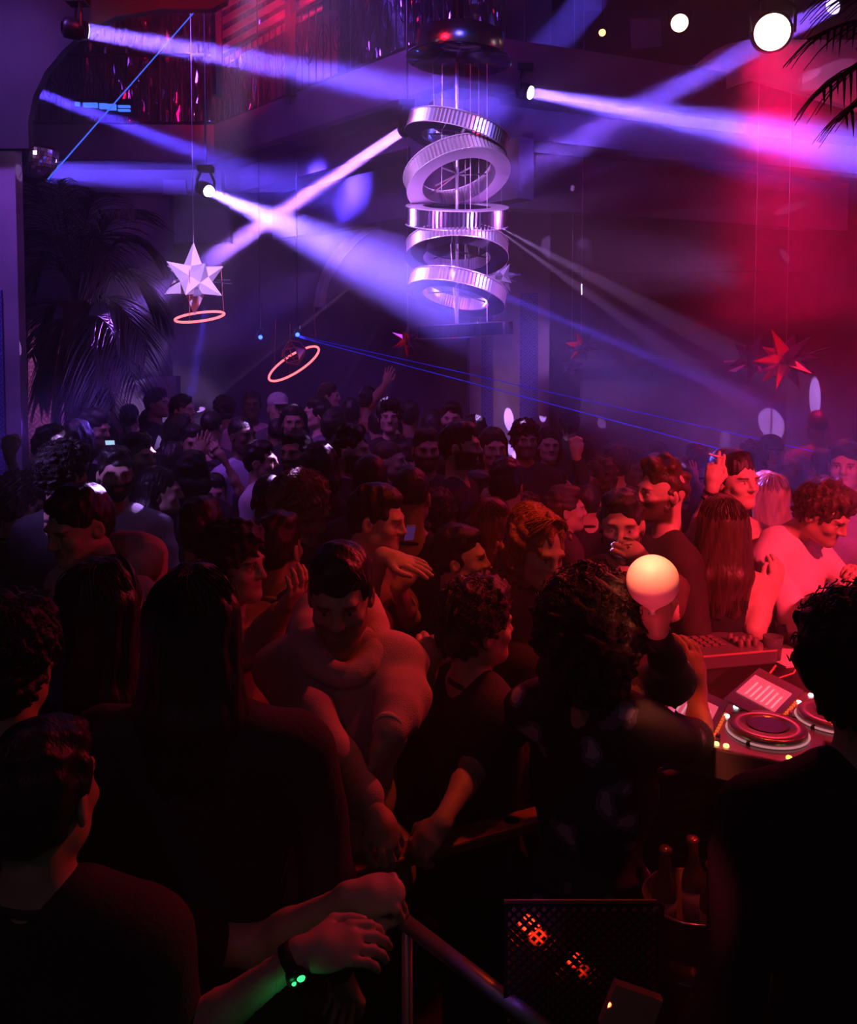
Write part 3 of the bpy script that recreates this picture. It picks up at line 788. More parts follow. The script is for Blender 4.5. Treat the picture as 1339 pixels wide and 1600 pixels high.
# ---------------------------------------------------------------- palms
leafm = mat('palm_leaf', (.022, .028, .022), .45, noise=.3, nscale=10)
def frond(parent, base, tip, sag, n, ll, w, seed, name='frond'):
    """arched rachis with two ranks of narrow folded leaflets, one mesh"""
    rs = random.Random(seed); base, tip = Vector(base), Vector(tip); pts = []
    for i in range(20):
        s_ = i / 19; p = base.lerp(tip, s_); p.z += sag * 4 * s_ * (1 - s_) * (1 - .3 * s_); pts.append(p)
    m = MB(); m.tube(pts, [.010 * (1 - .8 * i / 19) + .002 for i in range(20)], 6)
    for i in range(n):
        s_ = .12 + .87 * i / n; j = min(int(s_ * 19), 18); fr = s_ * 19 - j; p = pts[j].lerp(pts[j + 1], fr); t = (pts[j + 1] - pts[j]).normalized()
        side = t.cross(Vector((0, 0, 1))).normalized(); l_ = ll * (.35 + 1.1 * math.sin(math.pi * min(1, s_ * .9 + .08))) * rs.uniform(.85, 1.1)
        for sg in (-1, 1):
            d = (side * sg * .8 + t * .75 + Vector((0, 0, rs.uniform(-.15, .25)))).normalized(); q = [p]
            for k in range(1, 5):
                q.append(p + d * l_ * k / 4 + Vector((0, 0, -.5 * l_ * (k / 4) ** 2.2)))
            nn = d.cross(Vector((0, 0, 1))).normalized(); V = []
            for k, c in enumerate(q):
                ww = w * (1, 1.3, 1.1, .7, .05)[k]; V += [c - nn * ww, c + Vector((0, 0, -.004)), c + nn * ww]
            m.add(V, [f for k in range(4) for f in ([3 * k, 3 * k + 1, 3 * k + 4, 3 * k + 3], [3 * k + 1, 3 * k + 2, 3 * k + 5, 3 * k + 4])])
    return m.build(name, leafm, parent)
pc = P(112, 560, 6.6)
palm = empty('palm_tree', (pc.x, pc.y, 0)); tag(palm, 'dark bushy palm behind the crowd next to the left column', 'palm')
o0 = Vector((pc.x, pc.y, 0))
m = MB(); m.tube([Vector((0, 0, 0)), Vector((.05, 0, 1.2)), P(118, 470, 6.6) - o0], [.13, .11, .09], 12); m.build('trunk', mat('palm_bark', (.06, .045, .035), .9, noise=.5, nscale=20, bump=.5), palm)
fr = [((120, 470), (55, 290), .15), ((120, 470), (90, 280), .1), ((115, 470), (75, 275), .1), ((120, 460), (150, 300), .2), ((125, 470), (215, 330), .3), ((125, 480), (240, 395), .35), ((130, 490), (262, 505), .45),
      ((130, 500), (232, 560), .35), ((125, 510), (215, 610), .3), ((115, 500), (60, 630), .25), ((110, 500), (48, 560), .3), ((115, 505), (85, 655), .2), ((120, 480), (52, 430), .3), ((120, 470), (180, 440), .5), ((125, 500), (180, 640), .25), ((118, 460), (60, 370), .25), ((125, 520), (150, 660), .1)]
for i, (a, b, sg) in enumerate(fr):
    rs = random.Random(i); frond(palm, P(*a, 6.6) - o0, P(*b, 6.6 + rs.uniform(-.45, .45)) - o0, sg * .9, 30, .30, .008, i)
for i, (x, y, h_) in enumerate(((110, 640, .7), (95, 620, .8), (135, 610, .7))):
    pass
palm2 = empty('palm_branch_plant', P(1420, 60, 3.4)); tag(palm2, 'dark palm leaves reaching in at the top right corner', 'palm')
q0 = P(1420, 60, 3.4)
m = MB(); m.tube([Vector((.1, 0, -2.9)) , Vector((.1, 0, -1)), Vector((0, 0, 0))], [.09, .08, .06], 10); m.build('trunk', mat('palm_bark'), palm2)
for i, (a, b, sg) in enumerate((((1420, 40), (1262, 62), .05), ((1430, 70), (1275, 150), .05), ((1450, 10), (1290, -10), .05), ((1450, 100), (1310, 190), .04))):
    frond(palm2, P(*a, 3.4) - q0, P(*b, 3.3) - q0, sg, 13, .15, .0045, 40 + i)

# ---------------------------------------------------------------- people
skin_m = mat('skin', (1, 1, 1), .5, attr='Col', objcol=True, noise=.12, nscale=30, bump=.05, bscale=250)
cloth_m = mat('cloth', (1, 1, 1), .85, objcol=True, noise=.22, nscale=14, bump=.25, bscale=120)
knit_m = mat('knit_cloth', (1, 1, 1), .9, objcol=True, noise=.15, nscale=10, bump=.35, bscale=260)
hair_m = mat('hair', (1, 1, 1), .42, objcol=True, noise=.35, nscale=60, bump=.5, bscale=90, stretch=(1, 1, .22))
curl_m = mat('curly_hair', (1, 1, 1), .5, objcol=True, noise=.4, nscale=70, bump=.6, bscale=110)

def floral_mat():
    m, nt, bs = nt_new('floral_cloth'); N, L = nt.nodes, nt.links
    tc = N.new('ShaderNodeTexCoord'); vo = N.new('ShaderNodeTexVoronoi'); vo.inputs['Scale'].default_value = 10
    nz = N.new('ShaderNodeTexNoise'); nz.inputs['Scale'].default_value = 18; nz.inputs['Detail'].default_value = 3
    L.new(tc.outputs['Object'], vo.inputs['Vector']); L.new(tc.outputs['Object'], nz.inputs['Vector'])
    ad = N.new('ShaderNodeMath'); ad.operation = 'ADD'; L.new(vo.outputs['Distance'], ad.inputs[0]); L.new(nz.outputs['Fac'], ad.inputs[1])
    cr = N.new('ShaderNodeValToRGB'); cr.color_ramp.interpolation = 'CONSTANT'
    e = cr.color_ramp.elements; e[0].position = 0; e[0].color = (.40, .36, .5, 1); e[1].position = .80; e[1].color = (.012, .012, .016, 1)
    x = e.new(.66); x.color = (.12, .11, .2, 1)
    L.new(ad.outputs[0], cr.inputs[0]); L.new(cr.outputs[0], bs.inputs['Base Color']); bs.inputs['Roughness'].default_value = .7
    return m
floral_m = floral_mat()

SKIN = {'fair': (.62, .42, .33), 'mid': (.48, .30, .22), 'tan': (.36, .21, .145), 'dark': (.13, .075, .05)}
HAIR = {'black': (.018, .014, .013), 'brown': (.07, .038, .022), 'auburn': (.22, .07, .03), 'ginger': (.42, .16, .06), 'light': (.36, .2, .10), 'blond': (.55, .36, .19), 'grey': (.45, .43, .45)}

def head_prims(fem=False, nose=1.0):
    """head-local coordinates, neck pivot at the origin, facing -Y, chin at z .03, crown at .25"""
    j = .92 if fem else 1.0
    return [
        ell((0, .012, .158), (.074, .092, .092), k=.0),
        ell((0, -.028, .120), (.062, .066, .075), k=.03),
        ell((0, -.034, .068), (.050 * j, .052, .042), k=.035),
        cap((-.040 * j, -.010, .062), (-.012, -.070, .040), .024, .020, .03), cap((.040 * j, -.010, .062), (.012, -.070, .040), .024, .020, .03),
        ell((0, -.080, .042), (.020, .017, .017), k=.015),
        cap((-.034, -.084, .148), (.034, -.084, .148), .013, None, .02),
        ell((-.031, -.096, .131), (.019, .015, .013), k=.012, op=1), ell((.031, -.096, .131), (.019, .015, .013), k=.012, op=1),
        ell((-.031, -.079, .130), (.0125, .0125, .0115), k=.003), ell((.031, -.079, .130), (.0125, .0125, .0115), k=.003),
        ell((-.042, -.066, .103), (.020, .018, .018), k=.02), ell((.042, -.066, .103), (.020, .018, .018), k=.02),
        cap((0, -.092, .142), (0, -.110 * nose, .106), .008, .0125, .012),
        ell((-.012, -.100, .101), (.008, .009, .007), k=.006), ell((.012, -.100, .101), (.008, .009, .007), k=.006),
        cap((-.020, -.084, .077), (.020, -.084, .077), .0065, None, .007), cap((-.015, -.086, .068), (.015, -.086, .068), .0075, None, .006),
        cap((-.017, -.098, .0725), (.017, -.098, .0725), .003, None, .004, op=1),
        ell((-.076, .010, .118), (.009, .020, .031), Matrix.Rotation(.25, 3, 'Z'), k=.006), ell((.076, .010, .118), (.009, .020, .031), Matrix.Rotation(-.25, 3, 'Z'), k=.006),
        ell((-.084, .004, .120), (.006, .010, .016), k=.004, op=1), ell((.084, .004, .120), (.006, .010, .016), k=.004, op=1),
    ]

def head_colors(Vl, base, beard, haircol, brows=True, lips=1.0):
    """own colours of the face: lips, brows, eyes, stubble; Vl in head-local units"""
    col = np.ones((len(Vl), 3)); x, y, z = Vl[:, 0], Vl[:, 1], Vl[:, 2]
    def bl(mask, c, a=1.0):
        m = np.clip(mask, 0, 1)[:, None] * a; np.copyto(col, col * (1 - m) + np.array(c) * m)
    infront = (y < -.05) & (z > .0) & (z < .26)
    if beard:
        c = np.array(haircol) / np.array(base)
        jaw = np.clip((.094 - z + np.abs(x) * .35) / .012, 0, 1) * np.clip((z - .005) / .012, 0, 1) * np.clip((.022 - y) / .015, 0, 1) * (z < .15)
        mou = np.clip(1 - (np.abs(x) / .026) ** 4 - ((z - .071) / .011) ** 2, 0, 1) * (y < -.05)
        bl(np.clip(jaw - mou, 0, 1), np.minimum(c, 1), beard)
    d = np.sqrt((x / .021) ** 2 + ((z - .0725) / .0095) ** 2); bl((1.25 - d) * 3 * infront, (.82, .42, .45) if lips >= 1 else (.8, .55, .55))
    for s in (-1, 1):
        dx = x * s - .031
        if brows: bl((1 - (np.abs(dx - .002) / .021) ** 4 - ((z - .1515 + dx * dx * 6) / .0048) ** 2) * 2 * infront, np.minimum(np.array(haircol) / np.array(base), 1), .85)
        d = np.sqrt((dx / .0125) ** 2 + ((z - .1305) / .0058) ** 2); bl((1.1 - d) * 6 * infront, (1.15, 1.25, 1.35))
        bl((1 - np.sqrt(dx ** 2 + (z - .1305) ** 2) / .0055) * 8 * infront, (.06, .05, .05))
        bl((1 - (dx / .016) ** 2 - ((z - .1375) / .0022) ** 2) * 3 * infront, (.12, .1, .1))
    return np.clip(col, 0, 3)

def hair_spec(style, fem=False):
    """primitives (head-local), noise (amp, freq), h scale"""
    face = lambda z0=.165, w=.060: [ell((0, -.098, z0 - .075), (w, .062, .085), k=.012, op=1)]
    crown = [ell((0, .016, .163), (.082, .099, .097), k=0)]
    if style == 'buzz': return [ell((0, .014, .165), (.0775, .0955, .0925), k=0), ell((0, -.085, .085), (.085, .085, .095), k=.006, op=1), ell((0, .03, .0), (.12, .12, .075), k=.01, op=1)], (.0008, 300)
    if style == 'short': return crown + [ell((0, .0, .222), (.066, .085, .040), k=.02), ell((0, .055, .13), (.070, .055, .075), k=.02), ell((0, -.092, .098), (.084, .082, .082), k=.008, op=1), ell((0, -.03, .03), (.12, .10, .075), k=.01, op=1)], (.004, 70)
    if style == 'quiff': return [ell((0, .016, .160), (.079, .096, .093), k=0), cap((-.03, -.05, .240), (.03, -.05, .240), .030, None, .03), cap((-.03, .02, .250), (.03, .02, .245), .034, None, .03), ell((0, -.094, .095), (.084, .080, .082), k=.008, op=1), ell((0, -.02, .02), (.12, .12, .07), k=.01, op=1)], (.006, 65)
    if style == 'curly': return [ell((0, .014, .170), (.092, .106, .100), k=0), ell((0, -.045, .225), (.072, .055, .042), k=.02), ell((0, .055, .12), (.080, .055, .075), k=.02), ell((0, -.100, .088), (.082, .078, .092), k=.008, op=1)], (.010, 95)
    if style == 'afro': return [ell((0, .018, .165), (.125, .130, .125), k=0), ell((0, .07, .10), (.10, .07, .09), k=.03), ell((0, -.130, .075), (.085, .09, .095), k=.01, op=1)], (.012, 85)
    if style == 'bigafro': return [ell((0, .02, .155), (.134, .140, .138), k=0), ell((0, .06, .06), (.115, .09, .10), k=.03), ell((0, -.15, .07), (.085, .09, .10), k=.01, op=1)], (.015, 75)
    if style == 'cap': return [ell((0, .010, .180), (.085, .102, .080), k=0), ell((0, -.115, .172), (.062, .060, .012), k=.01), ell((0, 0, .06), (.2, .2, .085), k=.0, op=1)], (0, 1)
    L_ = {'bob': .02, 'long': -.18, 'verylong': -.34, 'longcurly': -.30, 'ponytail': .08}[style]
    pr = crown + [ell((0, .012, .215), (.066, .080, .046), k=.02)]
    for a in (np.linspace(-1.25, 1.25, 9) if style != 'longcurly' else np.linspace(-1.95, 1.95, 14)):
        x, y = math.sin(a) * .078, math.cos(a) * .075 + .012
        pr.append(cap((x * .95, y * .9, .17), (x * 1.12, y * 1.05 + .012, L_ * .5 + .05), .026, .030, .03)); pr.append(cap((x * 1.12, y * 1.05 + .012, L_ * .5 + .05), (x * (1.05 if style != 'longcurly' else 1.5), y + .020, L_ + .02 * math.cos(a * 7)), .030, .014 if style != 'longcurly' else .028, .03))
    if style == 'ponytail': pr += [cap((0, .10, .19), (0, .15, .15), .022, .03, .02), cap((0, .15, .15), (0, .13, -.06), .032, .012, .03)]
    pr += [ell((0, -.098, .096), (.060, .064, .092), k=.010, op=1)]
    return pr, ((.010, 60) if style == 'longcurly' else (.0035, 90))

def strands(style, n, seed, scale=1.0):
    """thin tubes of hair over the volume (head-local): curls or falling strands"""
    rs = np.random.RandomState(seed); V, F = [], []
    L_ = {'long': -.18, 'verylong': -.34, 'longcurly': -.32, 'curly': .1, 'afro': .1, 'bigafro': .05, 'bob': .02, 'quiff': .2, 'short': .2, 'ponytail': .08}[style]
    for i in range(n):
        if style in ('curly', 'afro', 'bigafro'):
            th = rs.uniform(0, 6.283); ph = math.acos(rs.uniform(-.25, 1)); R = {'curly': (.092, .106, .1), 'afro': (.127, .132, .127), 'bigafro': (.136, .142, .14)}[style]
            d = np.array([math.sin(ph) * math.cos(th), math.sin(ph) * math.sin(th), math.cos(ph)])
            if d[1] < -.45 and d[2] < .45: continue
            c = np.array([0, .016, .165]) + d * np.array(R) * rs.uniform(.94, 1.02)
            a = np.cross(d, rs.normal(size=3)); a /= np.linalg.norm(a); b = np.cross(d, a); r = rs.uniform(.008, .015)
            k = 11; pts = [c + (a * math.cos(t) + b * math.sin(t)) * r * (1 - .02 * q) + d * (.0022 * q - .006) for q, t in enumerate(np.linspace(0, 8.5, k))]
            rad = .0016
        elif style in ('quiff', 'short'):
            x = rs.uniform(-.065, .065); y = rs.uniform(-.06, .06); k = 7
            c = np.array([x, y, .235 + rs.uniform(-.01, .015) - x * x * 6 - y * y * 3]); dr = np.array([rs.normal() * .3, -.6 + rs.normal() * .3, .35]); k = 7
            pts = [c + dr * .045 * q / 6 + np.array([0, 0, -.02 * (q / 6) ** 2]) for q in range(k)]; rad = .0012
        else:
            a = rs.uniform(-1.75, 1.75) if style != 'longcurly' else rs.uniform(-2.2, 2.2); top = np.array([rs.normal() * .008, .0 + rs.uniform(-.05, .07), .262])
            x, y = math.sin(a) * .092, math.cos(a) * .088 + .020; end = L_ * rs.uniform(.75, 1.05); k = 22; pts = []
            amp = .011 if style == 'longcurly' else .0015; fq = rs.uniform(34, 52); p0 = rs.uniform(0, 6)
            for q in range(k):
                s = q / (k - 1)
                if s < .35:
                    u = s / .35 * math.pi / 2; p = np.array([top[0] + (x - top[0]) * math.sin(u), top[1] * math.cos(u) + y * math.sin(u), .165 + (top[2] - .165) * math.cos(u)])
                else:
                    u = (s - .35) / .65; sp = 1 + (.6 if style == 'longcurly' else .12) * u; p = np.array([x * sp, y * (1 + .12 * u) + .01 * u, .165 + (end - .165) * u])
                w = min(1, s * 2); p = p + np.array([math.cos(p0 + p[2] * fq * 2), math.sin(p0 + p[2] * fq * 2), 0]) * amp * w
                pts.append(p)
            if abs(pts[10][0]) < .066 and pts[10][1] < -.05: continue
            rad = .0017 if style != 'longcurly' else .0024
        pts = np.array(pts) * 1.0; b0 = len(V); k = len(pts)
        for q in range(k):
            t = pts[min(q + 1, k - 1)] - pts[max(q - 1, 0)]; t /= np.linalg.norm(t) + 1e-9
            u = np.cross(t, [0.3, .5, .81]); u /= np.linalg.norm(u) + 1e-9; v = np.cross(t, u); rr = rad * (1 if q < k - 1 else .3)
            for w in range(3): V.append(pts[q] + (u * math.cos(w * 2.094) + v * math.sin(w * 2.094)) * rr)
        for q in range(k - 1):
            for w in range(3): F.append([b0 + q * 3 + w, b0 + q * 3 + (w + 1) % 3, b0 + q * 3 + 3 + (w + 1) % 3, b0 + q * 3 + 3 + w])
    return np.array(V), np.array(F)

def hand_prims(wrist, d, n, side, pose, s=1.0):
    """palm, four unequal jointed fingers and a side thumb. d = direction to fingertips, n = back of the hand"""
    d = Vector(d).normalized(); n = (Vector(n) - d * Vector(n).dot(d)).normalized(); t = d.cross(n) * side   # t points to the thumb side
    w = Vector(wrist); W = lambda a, b, c: w + (d * a + t * b + n * c) * s
    out = []
    R3 = Matrix((t, d, n)).transposed()
    out.append(ell(W(.045, 0, 0), (.040 * s, .052 * s, .0165 * s), R3, k=.012))
    out.append(cap(W(-.01, 0, 0), W(.03, .0, 0), .024 * s, .026 * s, .02))
    curl = {'open': (.12, .15, .15), 'relax': (.45, .5, .35), 'fist': (1.45, 1.6, 1.1), 'pinch': (.95, 1.0, .5), 'cig': (.35, .35, .2), 'hold': (.85, .8, .5), 'point': (.1, .1, .1)}[pose]
    for i, (b, L_) in enumerate(((.030, .074), (.010, .082), (-.011, .076), (-.030, .060))):
        c = list(curl)
        if pose == 'cig' and i >= 2: c = [1.1, 1.2, .8]
        if pose == 'point' and i >= 1: c = [1.3, 1.4, .9]
        if pose == 'pinch' and i >= 2: c = [c[0] * 1.15, c[1] * 1.15, c[2]]
        spread = (.012 * (1.5 - i)) if pose in ('open',) else .003 * (1.5 - i)
        p = W(.082 - abs(i - 1) * .004, b, 0); ang = 0; r = (.0098, .0100, .0095, .0085)[i] * s; dirv_ = (d + t * spread * 8).normalized()
        for q, (ln, cu) in enumerate(zip((.48, .30, .24), c)):
            ang += cu; v = dirv_ * math.cos(ang) - n * math.sin(ang)
            e = p + v * L_ * ln * s; out.append(cap(p, e, r * (1 - .08 * q), r * (.92 - .1 * q), .004)); p = e
    th = {'open': .15, 'relax': .35, 'fist': .9, 'pinch': .7, 'cig': .6, 'hold': .5, 'point': .8}[pose]
    p = W(.022, .026, -.004); v = (d * .62 + t * (.78 - th * .5) - n * th * .6).normalized()
    e = p + v * .040 * s; out.append(cap(p, e, .0135 * s, .0115 * s, .01)); p = e
    v = (d * .85 + t * (.25 - th * .75) - n * th * .55).normalized(); e = p + v * .030 * s; out.append(cap(p, e, .0115 * s, .0098 * s, .004)); p = e
    v = (d * .9 + t * (.05 - th * .8) - n * th * .4).normalized(); out.append(cap(p, p + v * .022 * s, .0098 * s, .008 * s, .003))
    return out

def folds(seed, amp):
    """soft creases: ridged waves running mostly across the body"""
    a, b = waves(seed, 1.0, 15, 6, (1, 1, 1.0)), waves(seed + 1, 1.0, 8, 5, (.8, .8, 1.6))
    def g(X, Y, Z):
        q = b(X, Y, Z) * .7 + a(X, Y, Z) * .5; return amp * (np.abs(q) * 1.6 - .9)
    return g
PEOPLE = []; CENTRES = []
def person(px, py, hpx, yaw, label, hair='short', hc='black', skin='mid', shirt=(.03, .03, .035), sleeve='short', fem=False, beard=0, hood=None, hy=0, hp=0, hr=0, L=None, R=None,
           hq=0, group=None, collar=True, lean=0, seed=None, nstr=None, cloth=None, trousers=(.02, .022, .03), jacket=None, neckline=None, dz=None, extra=None, bulk=1.0, up=None, sleeveR=None, glasses=False):
    """px, py: crown of the hair in the photo; hpx: height of the head with hair, which sets the distance.
    L / R: arm on the left / right of the body as seen from its own front view, either a preset or ((elbow px,py,ddepth),(hand px,py,ddepth),pose)"""
    seed = seed if seed is not None else int(px * 7 + py * 13)
    rs = random.Random(seed)
    hairpad = {'afro': .03, 'bigafro': .055, 'curly': .015, 'quiff': .02}.get(hair, .008)
    d = dz if dz else F_PX * (.228 + hairpad) / hpx
    if not dz and d > 2.4:
        def gap(q):
            t_ = P(px, py, q); return min([((t_.x - a) ** 2 + (t_.y - b) ** 2) ** .5 for a, b in CENTRES] + [9])
        cand = [d * k for k in (1, .97, 1.03, .94, 1.06, .91, 1.09, .88, 1.12, .85, 1.15, 1.19)]
        d = next((q for q in cand if gap(q) > .33), max(cand, key=gap))
    CENTRES.append((P(px, py, d).x, P(px, py, d).y))
    top = P(px, py, d); s = max(.86, min(1.10, (top.z - hairpad) / 1.755)); zoff = (top.z - hairpad) - 1.755 * s   # small platform if any
    h_head = max(.0045, min(.016, .9 * d / F_PX * (1.6 if not hq else 1.15)))
    head_s = 1.0 / s                              # heads keep one size whatever the stature
    root_loc = Vector((top.x, top.y, 0)); yw = math.radians(yaw); Rz = Matrix.Rotation(yw, 4, 'Z')
    inv = (Matrix.Translation(root_loc) @ Rz).inverted()
    piv = Vector((0, .012, 1.50)) * s; 
    up = up if up is not None else max(0, hp) * .0012
    HM = Matrix.Translation(Vector((0, .012 - max(0, hp) * .0022, 1.755 * s - .252 + zoff))) @ Matrix.Rotation(math.radians(hy), 4, 'Z') @ Matrix.Rotation(math.radians(hp), 4, 'X') @ Matrix.Rotation(math.radians(hr), 4, 'Y')
    # shift so that the crown really sits at the requested pixel although the head is turned
    crown = HM @ Vector((0, .01, .252)); shift = Vector((crown.x, crown.y, 0)); root_loc = root_loc - (Rz.to_3x3() @ shift)
    inv = (Matrix.Translation(root_loc) @ Rz).inverted()
    hp_ = xf(head_prims(fem), HM)
    w = (.90 if fem else 1.0) * bulk; S = lambda x, y, z: Vector((x * w * s, y * s + max(0, hp) * .0006, z * s + zoff + (up if z > .95 else 0)))
    neck = cap(HM @ Vector((0, .022, .06)), S(0, .03, 1.44), .050 * (.85 if fem else 1.05), .060 * (.85 if fem else 1), .03)
    torso = [cap(S(-.135, .02, 1.405), S(.135, .02, 1.405), .052 * s, None, .05), cap(S(-.06, .025, 1.45), S(-.14, .02, 1.40), .045 * s, .05 * s, .04), cap(S(.06, .025, 1.45), S(.14, .02, 1.40), .045 * s, .05 * s, .04),
             ell(S(0, .012, 1.25), (.158 * s * w, .102 * s, .20 * s), k=.05), ell(S(0, .015, 1.06), (.124 * s * w, .086 * s, .19 * s), k=.05), ell(S(0, .015, .93), (.145 * s * (w if not fem else 1.0), .104 * s, .13 * s), k=.05)]
    if fem: torso += [ell(S(-.075, -.095, 1.255), (.055, .05, .055), k=.04), ell(S(.075, -.095, 1.255), (.055, .05, .055), k=.04)]
    legs = []
    for sx in (-1, 1):
        hipj, kn, an = S(sx * .09, .01, .92), S(sx * .10, -.015, .50), S(sx * .11, .03, .09)
        if zoff < -.01 or True: an.z = .09; 
        legs += [cap(hipj, kn, .085 * s, .058 * s, .04), cap(kn, an, .056 * s, .038 * s, .03), cap(an + Vector((0, .02, -.045)), an + Vector((sx * .02, -.15, -.055)), .036, .030, .03)]
    arms, hands, fine, sleeves = [], [], [], []
    armpts = {}
    for key, sx, spec in (('L', -1, L), ('R', 1, R)):
        sh = S(sx * .180, .015, 1.395)
        pose = 'relax'; nb = None
        if spec is None or spec == 'down': el = S(sx * .235, .04, 1.11); ha = S(sx * .23, -.09, .87)
        elif spec == 'fwd': el = S(sx * .24, -.04, 1.12); ha = S(sx * .12, -.27, 1.17); pose = 'hold'
        elif spec == 'up': el = S(sx * .26, -.10, 1.58); ha = S(sx * .20, -.14, 1.84); pose = 'open'
        elif spec == 'chest': el = S(sx * .24, -.06, 1.14); ha = S(sx * .03, -.20, 1.27); pose = 'relax'
        else:
            e_, h_ = spec[0], spec[1]; pose = spec[2]; nb = spec[3] if len(spec) > 3 else None
            el = inv @ P(e_[0], e_[1], d + e_[2]); ha = inv @ P(h_[0], h_[1], d + h_[2])
        armpts[key] = (sh, el, ha)
        arms += [cap(sh, el, .047 * s * w, .037 * s, .03), cap(el, el.lerp(ha, .35), .037 * s, .036 * s, .02), cap(el.lerp(ha, .35), ha, .036 * s * (.9 if fem else 1), .0235 * s, .02)]
        fd = (ha - el).normalized()
        if len(spec) > 4 if isinstance(spec, tuple) else False: fd = (inv.to_3x3() @ Vector(spec[4])).normalized()
        nn = (inv.to_3x3() @ Vector(nb)) if nb else Vector((0, -.3, 1)) if abs(fd.z) < .7 else Vector((sx * .3, -1, 0))
        side = -sx if nn.dot(Vector((0, -1, .2))) > 0 else sx
        if len(spec) > 5 if isinstance(spec, tuple) else False: side = spec[5]
        hpz = hand_prims(ha + fd * .01, fd, nn, side, pose, .92 if fem else 1.0); hands += hpz
        hd = .92 * .2
        if d < 4.2 or pose != 'relax':
            pts_ = [Vector(q[1]) for q in hpz] + [Vector(q[2]) for q in hpz if q[0] == 'c']
            lo = [min(p[i] for p in pts_) - .03 for i in range(3)]; hi = [max(p[i] for p in pts_) + .03 for i in range(3)]
            fine.append((lo, hi, .0042 if d < 4.2 else .006))
        if sleeve != 'none':
            if sleeve == 'short' and not (sleeveR and key == 'R'): sleeves += [cap(sh, sh.lerp(el, .80), .060 * s * w, .058 * s, .03)]
            else:
                sl_ = .90; tw = 1.14 if cloth == 'knit' else 1.0
                sleeves += [cap(sh, el, .060 * s * w, .052 * s * tw, .03), cap(el, el.lerp(ha, .5), .052 * s * tw, .045 * s * tw, .03), cap(el.lerp(ha, .5), el.lerp(ha, sl_), .045 * s * tw, .036 * s * tw, .02)]
    body = hp_[:1] + [neck] + hp_[1:] + torso + arms + hands + legs
    hc_ = HM @ Vector((0, 0, .12)); fine.insert(0, ((hc_.x - .15, hc_.y - .16, hc_.z - .17), (hc_.x + .15, hc_.y + .16, hc_.z + .17), h_head))
    V, F = multires(body, .014 if d < 4 else .020 if d < 5.5 else .028, fine)
    Minv = np.array(HM.inverted()); Vl = V @ Minv[:3, :3].T + Minv[:3, 3]
    base = SKIN[skin]; col = head_colors(Vl, base, beard, HAIR[hc] if hc != 'blond' else (.25, .15, .08), lips=1 if fem else .5)
    o = link('person', V, F, skin_m, None, True, colors=col, color=base); o.location = root_loc; o.rotation_euler = (0, 0, yw)
    tag(o, label, 'person', group)
    # clothes
    infl = .015 if cloth != 'knit' else .019
    def grow(ps, a, kk=None): return [(p[0], p[1], p[2], p[3] + a, p[4] + a, p[5] if kk is None else kk, p[6]) if p[0] == 'c' else (p[0], p[1], tuple(q + a for q in p[2]), p[3], 0, p[5], p[6]) for p in ps]
    tp = grow(torso, infl)
    if sleeve == 'none': tp = [ell(S(0, .012, 1.22), (.165 * s * w + infl, .108 * s + infl, .18 * s), k=.05)] + grow(torso[4:], infl) + [cap(S(-.085, .02, 1.33), S(-.075, .035, 1.45), .022, .02, .02), cap(S(.085, .02, 1.33), S(.075, .035, 1.45), .022, .02, .02)]
    if sleeve != 'none' and not fem: tp += [cap(S(-.09, .01, .92), S(.09, .01, .92), .085 * s + infl, None, .05)]
    top_p = tp + sleeves
    if hood:
        hd_ = []; rp = []
        for a in np.linspace(-math.pi, math.pi, 19)[:-1]:
            bk_ = .5 - .5 * math.cos(a)            # 0 at the front, 1 at the back
            rp.append((S(.098 * math.sin(a), -.095 * math.cos(a) + .045 * bk_ + .01, 1.415 + .085 * bk_ + .02 * math.sin(a) ** 2), .026 + .028 * bk_))
        for q in range(len(rp)):
            (a_, ra_), (b_, rb_) = rp[q - 1], rp[q]; hd_.append(cap(a_, b_, ra_, rb_, .02))
        hd_ += [cap(S(-.05, .14, 1.44), S(.05, .14, 1.44), .058, None, .05), cap(S(-.07, .13, 1.52), S(.07, .13, 1.52), .045, None, .03)]
        Vd, Fd = surf(hd_, .009, noise=folds(seed + 2, .006)); hood_o = link('hood', Vd, Fd, knit_m, o, True, color=tuple(c * 1.08 for c in shirt))
    nz = folds(seed, .007 if cloth != 'knit' else .011)
    hs = .013 if d < 3.4 else .02 if d < 5 else .028
    Vc, Fc = surf(top_p, hs, noise=nz)
    cm = {'knit': knit_m, 'floral': floral_m}.get(cloth, cloth_m)
    nm = {'knit': 'sweater', 'floral': 'shirt'}.get(cloth, 'hoodie' if hood else 'top' if fem else 't_shirt' if sleeve == 'short' else 'shirt')
    link(nm, Vc, Fc, cm, o, True, color=shirt)
    if collar and not hood and sleeve != 'none':
        m = MB(); c0_ = S(0, .022, 1.455); pts = [c0_ + Vector((math.cos(a) * .070 * (.85 if fem else 1), math.sin(a) * .066, -.012 * math.sin(a) * -1.6 - .006)) for a in np.linspace(0, 6.283, 25)[:-1]]
        m.tube(pts, .0085 if cloth != 'knit' else .016, 8, closed=True); m.build('collar', cm, o, True, color=tuple(min(1, c * 1.1 + .004) for c in (neckline or shirt)))
    Vt, Ft = surf(grow(legs, .014) + grow(torso[5:6], .012), .024 if d < 4 else .034, noise=waves(seed + 3, .003, 18)); link('trousers', Vt, Ft, cloth_m, o, True, color=trousers)
